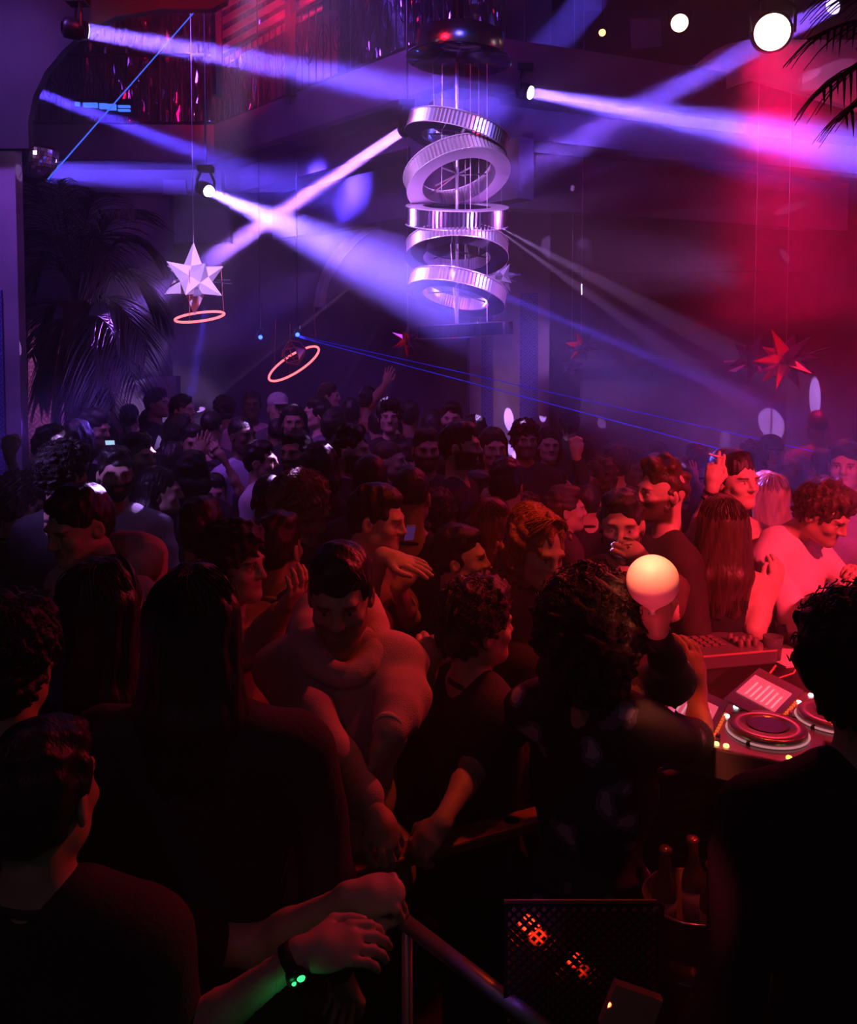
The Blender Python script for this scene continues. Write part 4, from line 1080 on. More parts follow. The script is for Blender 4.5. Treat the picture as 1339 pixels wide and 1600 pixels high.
    # hair
    if hair != 'bald':
        pr, (am, fq) = hair_spec(hair, fem)
        hp2 = xf(pr, HM); hh = max(.0048, h_head * .95)
        if am * .0 == 0: nzf = waves(seed + 7, am, fq, 9, stretch=(1, 1, .35 if hair in ('long', 'verylong', 'bob') else 1)) if am > 0 else None
        Vh, Fh = surf(hp2, hh, noise=nzf)
        hm = curl_m if hair in ('curly', 'afro', 'bigafro', 'longcurly') else hair_m
        ho = link('cap' if hair == 'cap' else 'hair', Vh, Fh, hm if hair != 'cap' else cloth_m, o, True, color=HAIR[hc])
        ns = nstr if nstr is not None else (0 if (d > 4.3 or hair in ('buzz', 'cap', 'bald')) else {'long': 170, 'verylong': 220, 'longcurly': 240, 'curly': 260, 'afro': 330, 'bigafro': 420, 'short': 60, 'quiff': 110, 'bob': 110, 'ponytail': 60}[hair])
        if ns:
            Vs, Fs = strands(hair, ns, seed)
            if len(Vs):
                Mx = np.array(HM); Vs = Vs @ Mx[:3, :3].T + Mx[:3, 3]
                st_ = link('hair_strands', Vs, Fs, hm, ho, True, color=HAIR[hc]); st_['kind'] = 'stuff'
    if beard > .6:
        bp = xf([cap((-.050, -.012, .070), (-.014, -.074, .040), .020, .019, .02), cap((.050, -.012, .070), (.014, -.074, .040), .020, .019, .02), ell((0, -.078, .036), (.026, .022, .022), k=.02), cap((-.020, -.092, .088), (.020, -.092, .088), .0045, None, .004), cap((-.062, .004, .115), (-.052, -.012, .070), .011, .016, .02), cap((.062, .004, .115), (.052, -.012, .070), .011, .016, .02)], HM)
        Vb, Fb = surf(bp, max(.005, h_head), noise=waves(seed + 9, .002, 150)); link('beard', Vb, Fb, hair_m, ho if False else o, True, color=HAIR[hc])
    if glasses:
        m = MB()
        for sx in (-1, 1): m.tube([HM @ Vector((sx * .033 + .022 * math.cos(a), -.103, .130 + .018 * math.sin(a))) for a in np.linspace(0, 6.283, 17)[:-1]], .0022, 6, closed=True)
        m.tube([HM @ Vector((-.011, -.104, .133)), HM @ Vector((.011, -.104, .133))], .002, 6)
        for sx in (-1, 1): m.tube([HM @ Vector((sx * .055, -.10, .133)), HM @ Vector((sx * .079, .01, .130))], .002, 6)
        m.build('glasses', mat('glasses_frame', (.5, .45, .5), .2, .9), o)
    rec = dict(o=o, d=d, s=s, zoff=zoff, loc=root_loc.copy(), arms=armpts, HM=HM, W=Matrix.Translation(root_loc) @ Rz, top=top.z)
    PEOPLE.append(rec); return rec
# ---------------------------------------------------------------- the crowd, near to far
W_ = (.62, .58, .68)
# --- right hand group by the booth
person(1306, 745, 100, 36, 'man with curly hair in a pale pink sweater looking down at the right edge', 'curly', 'brown', 'mid', (.80, .62, .64), 'long', hp=28, hy=4, cloth='knit', hq=1, dz=3.55, bulk=.84, up=.05, neckline=(.8, .55, .58),
       L=((1246, 975, -.12), (1300, 935, -.42), 'relax', (0, -.4, 1), (1, -.1, .25)), R=((1400, 980, -.1), (1350, 905, -.4), 'hold'), seed=11)
person(1128, 775, 90, 176, 'woman with very long brown hair seen from behind with bare arm bent up', 'long', 'brown', 'fair', (.012, .01, .012), 'none', fem=True, hq=1, dz=3.5, L=((1180, 985, -.12), (1206, 925, -.02), 'relax', (.3, -1, .1), (.25, 0, 1)), R='fwd', seed=12)
person(1148, 703, 86, 22, 'dark haired woman raising a cigarette beside her face', 'long', 'black', 'fair', (.03, .02, .03), 'none', fem=True, hq=1, L=((1086, 842, -.08), (1113, 762, -.14), 'cig', (-.3, -1, .2), (.12, 0, 1)), seed=13)
person(1199, 738, 84, 178, 'woman with long straight reddish blonde hair seen from behind', 'verylong', 'light', 'fair', (.1, .04, .05), 'short', fem=True, hq=1, seed=14)
person(1196, 792, 84, 185, 'dark haired woman seen from behind in front of the reddish blonde hair', 'long', 'black', 'mid', (.05, .03, .08), 'short', fem=True, seed=15)
person(972, 765, 97, -14, 'bearded man holding his hand to his mouth behind the white balloon', 'short', 'black', 'fair', (.10, .05, .04), 'short', beard=.8, hq=1, hp=4, dz=3.3, R=((1048, 955, -.05), (1008, 878, -.26), 'pinch', (.3, -1, .2), (-.75, -.2, .62)), neckline=(.12, .3, .4), seed=16)
person(1040, 715, 102, -78, 'bearded man in profile with faded sides in a black t shirt', 'quiff', 'brown', 'fair', (.04, .02, .018), 'short', beard=.95, hq=1, dz=3.62, nstr=160, seed=17)
person(850, 795, 112, 32, 'young woman with very long curly auburn hair looking down', 'longcurly', 'ginger', 'fair', (.05, .03, .03), 'short', fem=True, hp=18, hr=4, hq=1, nstr=620, seed=18)
person(925, 884, 176, 152, 'person with a big dark round curly hairdo in a floral shirt', 'bigafro', 'black', 'mid', (.5, .5, .5), 'short', cloth='floral', hq=1, sleeveR=True, L=((1092, 1160, .12), (1089, 1078, .22), 'relax', (.4, -1, .1), (-.15, .1, 1)), R=((1050, 1062, .06), (1026, 985, -.08), 'hold', (0, -1, .1), (-.1, -.1, 1)), seed=19)
person(915, 745, 66, 180, 'person in black thrusting a fist into the air right of the pillar', 'short', 'black', 'fair', (.012, .012, .015), 'long', R=((922, 790, -.02), (900, 712, -.05), 'fist', (.1, -1, .1), (0, 0, 1)), seed=20)
person(880, 758, 66, 95, 'person with orange lit ear left of the raised fist sleeve', 'short', 'brown', 'fair', (.06, .03, .02), 'short', seed=21)
person(868, 733, 54, 70, 'woman in profile with violet lit face behind the curly auburn woman', 'ponytail', 'black', 'fair', (.03, .02, .04), 'short', fem=True, seed=22)
person(822, 772, 66, 175, 'dark curly head seen from behind left of the raised fist', 'curly', 'brown', 'mid', (.03, .02, .03), 'short', seed=23)
# --- centre group
person(530, 850, 150, 10, 'man in a pale pinkish hoodie at the centre front with shadowed face', 'short', 'black', 'mid', (.46, .30, .31), 'long', beard=.5, hood=True, hp=16, hy=-10, hq=1, cloth='knit', bulk=.9, up=.03, L=((478, 1120, -.05), (578, 1262, -.22), 'relax', (0, -.5, 1), (.5, -.1, -.8)), R=((628, 1092, .02), (606, 1142, -.14), 'relax', (1, -.3, 0), (-.35, -.1, -.95)), seed=24)
person(740, 905, 136, 118, 'person in a black t shirt with one bare arm down on the wooden rail', 'curly', 'black', 'mid', (.018, .018, .02), 'short', hq=1, R=((742, 1195, -.10), (690, 1285, -.32), 'hold', (-.2, -.6, .8), (-.5, -.1, -.55)), L=((655, 1125, .12), (668, 1052, .02), 'fist', (0, -1, .1), (.05, 0, 1)), seed=25)
person(592, 755, 102, 78, 'man in profile facing right holding an open red lit hand before him', 'short', 'black', 'fair', (.32, .16, .14), 'short', hq=1, hp=10, L=((566, 950, -.16), (598, 868, -.34), 'open', (.1, -.3, 1), (1, -.15, -.22)), R=((640, 965, .05), (622, 918, -.10), 'hold', (.2, -.4, 1), (.5, 0, .6)), seed=26)
person(470, 738, 94, 76, 'person with a fair frizzy hairdo and glasses facing right', 'afro', 'light', 'mid', (.04, .03, .04), 'short', glasses=True, hq=1, nstr=600, seed=27)
person(714, 820, 96, 82, 'dark haired man in profile facing right with orange lit nose', 'short', 'black', 'fair', (.02, .02, .02), 'short', hq=1, seed=28)
person(768, 780, 86, 150, 'woman with orange lit reddish hair seen from behind', 'long', 'auburn', 'fair', (.05, .03, .02), 'short', fem=True, seed=29)
person(682, 765, 80, 178, 'brown curly head seen from behind at the centre', 'curly', 'brown', 'mid', (.03, .02, .02), 'short', seed=30)
person(745, 736, 64, 66, 'man with a magenta lit face facing right at the centre', 'short', 'black', 'fair', (.03, .02, .03), 'short', seed=31)
person(538, 716, 62, 50, 'dim face just right of the fair frizzy hairdo', 'curly', 'black', 'mid', (.02, .02, .02), 'short', seed=32)
person(432, 800, 104, 160, 'person in a dark top with a thin violet neckline left of the hoodie man', 'short', 'black', 'mid', (.02, .02, .03), 'short', neckline=(.5, .3, .5), seed=33)
person(358, 815, 118, 70, 'dark haired person in a brown shirt with raised forearm left of centre', 'curly', 'black', 'mid', (.34, .17, .12), 'long', hq=1, L=((398, 1015, -.1), (442, 955, -.18), 'relax'), nstr=200, seed=34)
person(312, 778, 96, 172, 'short haired man in an orange collared shirt seen from behind', 'short', 'black', 'mid', (.62, .22, .07), 'long', hq=1, seed=35)
# --- left group
person(112, 755, 120, -32, 'man in a pink hooded sweatshirt looking down at the left', 'short', 'black', 'mid', (.58, .34, .38), 'long', hood=True, hp=16, hq=1, cloth='knit', seed=36)
person(180, 697, 80, 26, 'bearded man in a pale white t shirt at the left', 'short', 'black', 'mid', (.72, .68, .80), 'short', beard=.95, hq=1, seed=37)
person(95, 690, 84, 160, 'person with a dark curly mop with a violet sheen at the left', 'curly', 'black', 'mid', (.03, .03, .04), 'short', seed=38)
person(213, 676, 68, 62, 'dark haired man just behind the bearded man in the white t shirt', 'short', 'black', 'mid', (.03, .03, .04), 'short', seed=39)
person(150, 638, 56, 76, 'man in a grey shirt in profile right of the palm', 'short', 'black', 'fair', (.30, .26, .36), 'short', hp=12, seed=40)
person(50, 752, 74, 20, 'person raising a fist against the left column', 'short', 'black', 'mid', (.03, .03, .04), 'short', L=((36, 778, -.02), (15, 712, -.04), 'fist', (.2, -1, .1), (0, 0, 1)), seed=41)
person(334, 740, 58, 15, 'person with both bare arms raised overhead left of centre', 'short', 'black', 'mid', (.03, .03, .05), 'short', L=((288, 768, -.05), (312, 714, -.08), 'open', (.2, -1, 0), (.2, 0, 1)), R=((376, 768, -.05), (350, 718, -.08), 'relax', (0, -1, .4), (-.55, 0, .8)), seed=42)
person(246, 730, 70, 100, 'person in a dark jacket with one hand at the chest left of centre', 'bob', 'black', 'mid', (.012, .012, .02), 'long', L=((232, 870, -.1), (216, 868, -.25), 'relax', (0, -1, .3), (-.1, 0, 1)), seed=43)
person(268, 690, 58, 190, 'dark haired woman behind the dark jacket left of centre', 'long', 'black', 'mid', (.03, .03, .05), 'short', fem=True, seed=44)
person(405, 688, 58, 80, 'person in a bright white shirt speckled with pink light', 'short', 'black', 'mid', (.75, .72, .85), 'short', seed=45)
person(376, 650, 58, 52, 'shaven headed man with a pink spot of light on his face', 'buzz', 'black', 'dark', (.5, .5, .75), 'short', seed=46)
person(393, 608, 44, 10, 'shaven headed man in a pinkish shirt far behind at the left of centre', 'buzz', 'black', 'dark', (.5, .34, .42), 'short', seed=47)
person(434, 612, 46, 20, 'person in a grey cap with a lilac glint in the back rows', 'cap', 'grey', 'mid', (.1, .08, .12), 'short', seed=48)
person(464, 672, 60, -24, 'bearded man facing slightly left just above the fair frizzy hairdo', 'short', 'black', 'mid', (.02, .02, .03), 'short', beard=.9, seed=49)
person(497, 620, 48, -72, 'person with a full dark hairdo in profile facing left in the back rows', 'bob', 'black', 'fair', (.2, .16, .25), 'short', seed=50)
person(545, 664, 64, 78, 'bearded man in profile facing right in the middle rows', 'quiff', 'black', 'fair', (.015, .015, .02), 'short', beard=.9, seed=51)
person(608, 622, 52, 5, 'woman with curly hair facing the camera in the back rows', 'curly', 'black', 'fair', (.03, .02, .03), 'short', fem=True, seed=52)
person(612, 655, 48, 12, 'small dim face below the curly haired woman in the back rows', 'short', 'black', 'mid', (.02, .02, .02), 'short', seed=53)
person(606, 688, 58, 76, 'fair cropped head in profile facing right with red lit cheek', 'buzz', 'brown', 'fair', (.02, .02, .02), 'short', seed=54)
person(640, 690, 54, -70, 'dim face in profile turned left towards the fair cropped head', 'short', 'black', 'fair', (.02, .02, .03), 'short', seed=55)
person(666, 668, 66, 8, 'smiling bearded man facing the camera near the centre', 'short', 'black', 'mid', (.02, .02, .03), 'short', beard=.85, seed=56)
person(706, 628, 48, -5, 'man with a white collar in the back rows left of the pillar', 'short', 'black', 'fair', (.6, .55, .8), 'short', seed=57)
person(716, 658, 76, 76, 'man with a heavy beard in profile facing right below the chandelier', 'short', 'black', 'fair', (.012, .012, .015), 'short', beard=1.0, hq=1, seed=58)
person(770, 668, 60, 12, 'woman with long black hair in front of the pillar', 'long', 'black', 'fair', (.015, .015, .02), 'short', fem=True, seed=59)
person(820, 655, 62, 8, 'curly haired man in a dark v neck in front of the pillar', 'curly', 'black', 'mid', (.02, .02, .03), 'short', beard=.5, neckline=(.3, .2, .6), seed=60)
person(857, 668, 54, 5, 'dim faced woman right beside the curly man in the v neck', 'bob', 'black', 'fair', (.02, .02, .03), 'short', fem=True, seed=61)
person(158, 604, 46, -50, 'person in a dark jacket standing against the palm fronds', 'short', 'black', 'mid', (.02, .02, .04), 'long', seed=62)
person(244, 606, 44, 78, 'man in profile facing right against the lit niche', 'short', 'black', 'fair', (.02, .02, .03), 'short', seed=63)
person(202, 632, 40, 172, 'person in an orange top seen from behind by the lit niche', 'short', 'black', 'fair', (.6, .25, .2), 'short', seed=64)
person(283, 616, 44, 74, 'person with a pinkish lit face holding hands up at the back left', 'short', 'black', 'fair', (.1, .05, .08), 'short', L='chest', seed=65)
person(512, 598, 38, 85, 'small far person with a reddish face behind the middle rows', 'short', 'brown', 'fair', (.1, .08, .15), 'short', seed=66)
person(574, 604, 40, 170, 'far person in an orange brown top raising a red lit arm', 'short', 'black', 'mid', (.4, .15, .08), 'short', R=((590, 618, -.05), (602, 600, -.08), 'open', (0, -1, 0), (.3, 0, 1)), seed=67)
person(590, 640, 46, 186, 'person in a white top seen from behind in the back rows', 'short', 'black', 'mid', (.7, .62, .7), 'short', seed=68)
person(1205, 678, 54, -10, 'person in a dark cap under the left bright patch on the right wall', 'cap', 'black', 'mid', (.03, .02, .04), 'short', seed=69)
person(1278, 640, 48, 180, 'tall silhouetted head below the highest bright patch on the right wall', 'buzz', 'black', 'dark', (.05, .03, .05), 'short', seed=70)
person(1322, 688, 72, -30, 'person in a lavender shirt at the right edge reaching an arm down', 'short', 'black', 'mid', (.42, .30, .62), 'long', L=((1262, 775, -.1), (1240, 845, -.3), 'relax', (-.3, -1, 0)), seed=71)
person(1028, 690, 50, -20, 'pink lit face behind the faded haircut profile', 'short', 'brown', 'fair', (.1, .03, .05), 'short', seed=72)
person(1088, 692, 48, 195, 'dim head right of the faded haircut profile', 'short', 'black', 'mid', (.03, .02, .04), 'short', L=((1100, 775, -.05), (1086, 752, -.12), 'open', (.2, -1, 0), (-.2, 0, 1)), seed=73)
# --- dark foreground figures
person(160, 876, 160, 168, 'person with long dark hair and a lilac shirt seen from behind at the lower left', 'long', 'black', 'mid', (.18, .12, .2), 'short', fem=True, hq=1, seed=80)
person(305, 884, 178, 176, 'dark long haired figure seen from behind filling the lower left', 'long', 'black', 'mid', (.022, .022, .028), 'long', fem=False, hq=1, bulk=1.15, seed=81)
person(1352, 925, 215, 196, 'large black silhouette of a person at the right edge behind the decks', 'afro', 'black', 'mid', (.012, .013, .015), 'long', bulk=1.2, L='fwd', seed=82)
person(60, 1130, 225, 172, 'dark figure at the lower left reaching out a hand with a wristwatch', 'short', 'black', 'mid', (.016, .018, .02), 'short', bulk=1.1, L=((270, 1640, -.05), (468, 1492, -.02), 'relax', (-.1, -.5, 1), (.9, .1, .15)), R=((400, 1480, .2), (545, 1402, .15), 'fist', (0, -.6, 1), (1, 0, .1)), seed=83)
person(10, 935, 190, 185, 'black clothed person cut by the left edge of the picture', 'curly', 'black', 'mid', (.02, .02, .025), 'long', seed=84)
# --- dark heads that fill the rows behind
FILL = [(330, 640, 50, 170, 'dark head between the lit niche and the shaven man with the pink spot'), (302, 664, 56, 20, 'dim head just above the raised bare arms left of centre'), (350, 618, 42, 200, 'far dark head left of the pinkish shirt'),
        (458, 632, 48, 10, 'dim head right of the grey cap in the back rows'), (522, 640, 52, 160, 'dark head between the two profiles in the middle rows'), (640, 626, 46, 175, 'dark head right of the curly haired woman in the back rows'),
        (676, 640, 52, 190, 'dark head just left of the white collar'), (742, 648, 56, 185, 'dark head between the heavy beard and the long black hair'), (120, 655, 60, 200, 'dark head between the curly mop and the grey shirt'),
        (78, 664, 66, 150, 'dark head at the foot of the palm by the left column'), (276, 648, 50, 150, 'dark head under the pinkish lit face at the back left'), (434, 652, 56, 185, 'dark head between the white shirt and the beard above the frizzy hairdo'),
        (500, 690, 66, 175, 'dark head directly above the dim face beside the frizzy hairdo'), (578, 708, 70, 190, 'dark head above the man with the open hand'), (642, 728, 76, 170, 'dark head above the brown curly head at the centre'),
        (700, 705, 72, 180, 'dark shoulder and head below the heavy beard profile'), (790, 716, 70, 165, 'dark head above the orange lit reddish hair'), (962, 694, 58, 185, 'dark head right of the raised fist'), (990, 702, 56, 20, 'dim head left of the pink lit face'),
        (1062, 716, 60, 200, 'dim head between the profile and the cigarette hand'), (1236, 716, 64, 180, 'dark head behind the reddish blonde hair'), (1176, 690, 56, 160, 'dark head right above the cigarette woman'), (1290, 702, 62, 190, 'dark head left of the lavender shirt'),
        (22, 738, 80, 170, 'dark head at the base of the left column'), (300, 704, 66, 180, 'dark head between the raised arms and the dark jacket'), (420, 740, 82, 185, 'dark head left of the fair frizzy hairdo'), (640, 800, 92, 170, 'dark head between the open hand and the orange lit nose'),
        (890, 640, 40, 180, 'far dark head left of the raised fist'), (232, 640, 46, 185, 'dark jacket back between the orange top and the niche profile'), (548, 622, 44, 180, 'far dark head left of the orange brown top'),
        (940, 716, 64, 170, 'dark hair just right of the raised fist sleeve'), (430, 935, 150, 175, 'dark figure just left of the hoodie sleeve'), (655, 960, 165, 178, 'dark figure behind the hoodie man and the bare arm')]
for i, (px, py, h_, yw_, lab) in enumerate(FILL[:31]):
    rs = random.Random(i + 50)
    person(px, py, h_, yw_, lab, rs.choice(['short', 'short', 'curly', 'buzz', 'bob', 'quiff']), 'black', rs.choice(['mid', 'tan', 'fair', 'dark']), rs.choice([(.02, .02, .03), (.03, .025, .04), (.05, .04, .07), (.015, .015, .02)]), rs.choice(['short', 'long']), nstr=0, seed=200 + i)
# ---------------------------------------------------------------- booth table and decks
def T(px, py, z):
    """point on the horizontal plane z seen at a pixel"""
    d = 1.0; a = P(px, py, d); return Vector((0, 0, CZ)) + (a - Vector((0, 0, CZ))) * ((z - CZ) / (a.z - CZ))
black_gl = mat('black_plastic', (.02, .018, .02), .3, coat=.3)
TZ = 1.2
tb = empty('booth_table', (T(1250, 1150, TZ).x, T(1250, 1150, TZ).y, 0)); tag(tb, 'black booth table carrying the decks at the right', 'table')
to = tb.location
cor = [T(1040, 1018, TZ), T(1345, 988, TZ), T(1520, 1230, TZ), T(1118, 1192, TZ)]
m = MB(); m.prism([c - to for c in cor], (0, 0, -.05)); bevel(m.build('table_top', mat('table_black', (.045, .03, .03), .35, coat=.2), tb), .004)
m = MB()
for i in range(4):
    a, b = cor[i] - to, cor[(i + 1) % 4] - to; a = a * 1.0; ce = sum((c - to for c in cor), Vector()) / 4
    a2, b2 = a.lerp(ce, .04), b.lerp(ce, .04); nrm_ = (b2 - a2).cross(Vector((0, 0, 1))).normalized() * .02
    m.prism([Vector((a2.x, a2.y, -0 + .02)), Vector((b2.x, b2.y, .02)), Vector((b2.x, b2.y, TZ - .05)), Vector((a2.x, a2.y, TZ - .05))], nrm_)
m.build('side_panel', mat('table_black'), tb)
def deck(loc, rz, label):
    t = empty('media_player_deck', loc, rz); tag(t, label, 'dj deck')
    m = MB(); m.prism([Vector((-.165, -.20, 0)), Vector((.165, -.20, 0)), Vector((.165, .21, 0)), Vector((-.165, .21, 0))], (0, 0, .085)); bevel(m.build('body', mat('deck_body', (.12, .09, .10), .3, coat=.5), t), .006)
    m = MB(); m.prism([Vector((-.155, .075, .085)), Vector((.155, .075, .085)), Vector((.155, .21, .125)), Vector((-.155, .21, .125))], (0, 0, .006)); hs_ = m.build('screen_housing', mat('deck_body'), t)
    q = MB(); q.prism([Vector((-.085, .09, .0965)), Vector((.085, .09, .0965)), Vector((.085, .20, .1290)), Vector((-.085, .20, .1290))], (0, 0, .003)); q.build('screen', emat('deck_screen', (.85, .12, .22), .55), hs_)
    q = MB()
    for k in range(6): q.prism([Vector((-.075 + .004 * (k % 3), .10 + k * .015, .1022 + k * .0044)), Vector((.03 + .01 * (k % 4), .10 + k * .015, .1022 + k * .0044)), Vector((.03 + .01 * (k % 4), .105 + k * .015, .1037 + k * .0044)), Vector((-.075, .105 + k * .015, .1037 + k * .0044))], (0, 0, .001))
    q.build('screen_text', emat('screen_rows', (1, .5, .6), .5), hs_)
    m = MB(); m.lathe([(0.0001, .0), (.104, .0), (.104, .018), (.098, .024), (.06, .024), (.058, .020), (0.0001, .020)], 48, Matrix.Translation((.0, -.055, .085))); j = m.build('jog_wheel', mat('jog_silver', (.32, .28, .30), .28, .7), t, True)
    m = MB(); m.lathe([(0.0001, .0), (.052, .0), (.052, .003), (0.0001, .003)], 36, Matrix.Translation((.0, -.055, .106))); m.build('jog_display', mat('jog_dark', (.03, .03, .035), .2), j)
    m = MB(); m.tube([Vector((.107 * math.cos(a), -.055 + .107 * math.sin(a), .090)) for a in np.linspace(0, 6.283, 49)[:-1]], .003, 6, closed=True); m.build('jog_light_ring', emat('ring_light', (.8, .35, .4), .5), j)
    for (x, y, c, st) in ((-.135, -.165, (.2, 1, .3), 2.5), (-.135, -.125, (1, .55, .08), 3), (-.14, .03, (1, .8, .2), 2.5), (-.14, .055, (1, .8, .2), 2), (.14, .05, (.8, .9, 1), 3), (.14, -.17, (.8, .9, 1), 3), (.06, .062, (.9, .95, 1), 3)):
        m = MB(); m.lathe([(0.0001, .006), (.006, .006), (.0075, .004), (.0075, 0)], 20, Matrix.Translation((x, y, .085))); m.build('lit_button', emat('button_%g_%g' % (c[0], c[1]), c, st), t, True)
    for (x, y) in ((.12, .03), (.12, .0), (.135, -.03), (-.12, .055), (-.09, .06), (-.10, -.02)):
        m = MB(); m.box((x, y, .089), (.016, .011, .008)); bevel(m.build('button', black_gl, t), .002)
    m = MB(); m.box((.145, -.09, .0865), (.004, .11, .003)); fs = m.build('pitch_slider', black_gl, t)
    m = MB(); m.box((.145, -.10, .094), (.018, .012, .014)); bevel(m.build('slider_cap', mat('jog_silver'), fs), .002)
    for k in range(8):
        m = MB(); m.box((-.085 + k * .022, .068, .087), (.014, .008, .006)); m.build('pad', emat('pad_amber', (1, .16, .03), .5), t)
    return t
deck(T(1166, 1140, TZ + .085) - Vector((0, 0, .083)), math.radians(62), 'lit media player deck nearest the camera on the booth table')
deck(T(1274, 1118, TZ + .085) - Vector((0, 0, .083)), math.radians(52), 'second media player deck further back with a pale lit screen')
# mixer / keypad controller on the far edge
ct = T(1105, 1027, TZ); t = empty('pad_controller', ct, math.radians(13)); tag(t, 'low black pad controller with small keys on the far side of the booth table', 'controller')
m = MB(); m.box((0, 0, .025), (.42, .24, .05)); bevel(m.build('body', mat('deck_body'), t), .006)
for r in range(4):
    for c in range(8):
        m = MB(); m.box((-.175 + c * .032, -.02 + r * .03, .053), (.024, .02, .007)); bevel(m.build('key', mat('grey_key', (.16, .08, .08), .5), t), .002)
for c in range(7):
    m = MB(); m.lathe([(0.0001, .03), (.009, .03), (.011, .0)], 16, Matrix.Translation((.10 + .03 * (c % 3), -.06 + .035 * (c // 3), .05))); m.build('knob', mat('grey_key'), t, True)
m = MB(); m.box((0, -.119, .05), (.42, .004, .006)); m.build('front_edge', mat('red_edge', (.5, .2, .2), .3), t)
c0 = T(1228, 1026, TZ); t = empty('paper_sheet', c0, .3); tag(t, 'red lit flat sheet on the booth table beside the glass', 'sheet'); m = MB(); m.box((0, 0, .003), (.16, .20, .006)); m.build('sheet', mat('paper', (.75, .6, .6), .6), t)
def glass(loc, label, r=.036, h=.09):
    t = empty('drinking_glass', loc); tag(t, label, 'glass')
    m = MB(); m.lathe([(0.0001, 0), (r * .78, 0), (r, h), (r * .93, h), (r * .72, .008), (0.0001, .008)], 32); m.build('tumbler', mat('clear_glass', (.9, .85, .85), .05, trans=.9), t, True)
    m = MB(); m.lathe([(0.0001, .009), (r * .72, .009), (r * .86, h * .62), (0.0001, h * .62)], 24); m.build('drink', mat('red_drink', (.6, .2, .2), .2), t, True)
g0 = T(1207, 1032, TZ); glass(g0, 'tumbler with a drink standing on the booth table near the bare elbow')
glass(T(1222, 1004, TZ), 'second smaller glass behind the tumbler on the booth table', .028, .08)
# cables
m = MB(); pts = [T(1212, 1040, TZ + .02), T(1203, 1052, TZ + .06), T(1195, 1070, TZ + .03), T(1185, 1082, TZ + .015), T(1168, 1072, TZ + .01)]
o = m.build('x', black_gl) if False else None
def cable(label, pts, r=.004):
    P_ = []
    for i in range(len(pts) - 1):
        for k in range(6): P_.append(pts[i].lerp(pts[i + 1], k / 6))
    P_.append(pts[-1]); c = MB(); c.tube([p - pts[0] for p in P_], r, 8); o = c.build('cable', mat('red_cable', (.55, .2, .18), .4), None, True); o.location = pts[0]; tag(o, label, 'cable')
cable('curled cable rising between the two decks', pts)
cable('thin cable lying behind the second deck', [T(1160, 1072, TZ + .01), T(1190, 1068, TZ + .03), T(1240, 1052, TZ + .02), T(1246, 1040, TZ + .02)], .003)
# small boxes and post beside the booth
a = P(1148, 1112, 2.55); t = empty('table_stand', (a.x, a.y, 0)); tag(t, 'slim vertical black post with a red lit foot plate beside the decks', 'stand')
m = MB(); m.tube([Vector((0, 0, P(1148, 1375, 2.55).z)), Vector((0, 0, P(1148, 1112, 2.55).z))], .006, 8); m.tube([Vector((0, 0, 0)), Vector((0, 0, .6))], .012, 8); m.build('post', mat('table_black'), t)
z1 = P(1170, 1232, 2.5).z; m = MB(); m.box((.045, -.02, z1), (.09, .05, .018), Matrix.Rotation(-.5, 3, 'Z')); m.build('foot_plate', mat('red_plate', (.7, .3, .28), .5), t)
t0 = P(1040, 1200, 2.45); t = empty('speaker_cabinet', (t0.x, t0.y, 0), .25); tag(t, 'black cabinet with a horizontal grille below the floral shirt', 'speaker')
m = MB(); m.box((.03, .12, (t0.z - .02) / 2), (.26, .26, t0.z - .02)); bevel(m.build('cabinet_body', mat('table_black'), t), .006)
for k in range(9):
    m = MB(); m.box((.03, -.016, t0.z - .07 - k * .035), (.22, .01, .010)); m.build('grille_bar', mat('bronze_bar', (.25, .12, .09), .35, .5), t)
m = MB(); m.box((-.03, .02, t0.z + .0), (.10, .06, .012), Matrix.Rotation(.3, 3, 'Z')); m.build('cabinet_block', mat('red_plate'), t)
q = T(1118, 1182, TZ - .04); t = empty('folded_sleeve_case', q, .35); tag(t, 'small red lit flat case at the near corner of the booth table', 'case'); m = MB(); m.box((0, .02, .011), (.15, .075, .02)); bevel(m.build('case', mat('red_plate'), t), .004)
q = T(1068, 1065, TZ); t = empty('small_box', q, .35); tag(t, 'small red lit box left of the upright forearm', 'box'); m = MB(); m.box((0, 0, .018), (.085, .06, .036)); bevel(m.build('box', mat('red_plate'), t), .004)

# ---------------------------------------------------------------- balloon, cigarettes, watch, rings
bc = P(1020, 908, 2.12); t = empty('balloon', bc); tag(t, 'round pale balloon lit orange above and pink below', 'balloon'); R_ = 41.5 * 2.12 / F_PX
prof = [(0.0001, R_ * 1.0)] + [(R_ * math.sin(a), R_ * math.cos(a)) for a in np.linspace(.1, 2.6, 26)] + [(R_ * .30, -R_ * .98), (R_ * .12, -R_ * 1.12), (R_ * .10, -R_ * 1.2), (R_ * .17, -R_ * 1.27)]
m = MB(); m.lathe(prof, 48); bm_, nt_, bs_ = nt_new('balloon_rubber'); bs_.inputs['Base Color'].default_value = (.92, .80, .74, 1); bs_.inputs['Roughness'].default_value = .45; bs_.inputs['Coat Weight'].default_value = .15
m.build('balloon_skin', bm_, t, True)
flood('balloon_top_light', P(960, 480, 1.9), bc, 210, (1.0, .16, .08), 12, .5, .08)
flood('balloon_fill_light', (.40, 1.15, 1.0), bc, 34, (1.0, .04, .10), 16, .6, .04)  # unseen spot added to tint the underside of the balloon
def cig(a, b, label):
    m = MB(); m.tube([Vector((0, 0, 0)), (b - a) * .72], .004, 10); t = empty('cigarette', a); tag(t, label, 'cigarette'); m.build('paper', mat('cig_paper', (.85, .8, .8), .7), t)
    m = MB(); m.tube([(b - a) * .72, b - a], .0042, 10); m.build('filter', mat('cig_filter', (.6, .35, .2), .7), t)
cig(P(1107, 709, 3.66), P(1131, 716, 3.66), 'cigarette between the raised fingers of the dark haired woman')
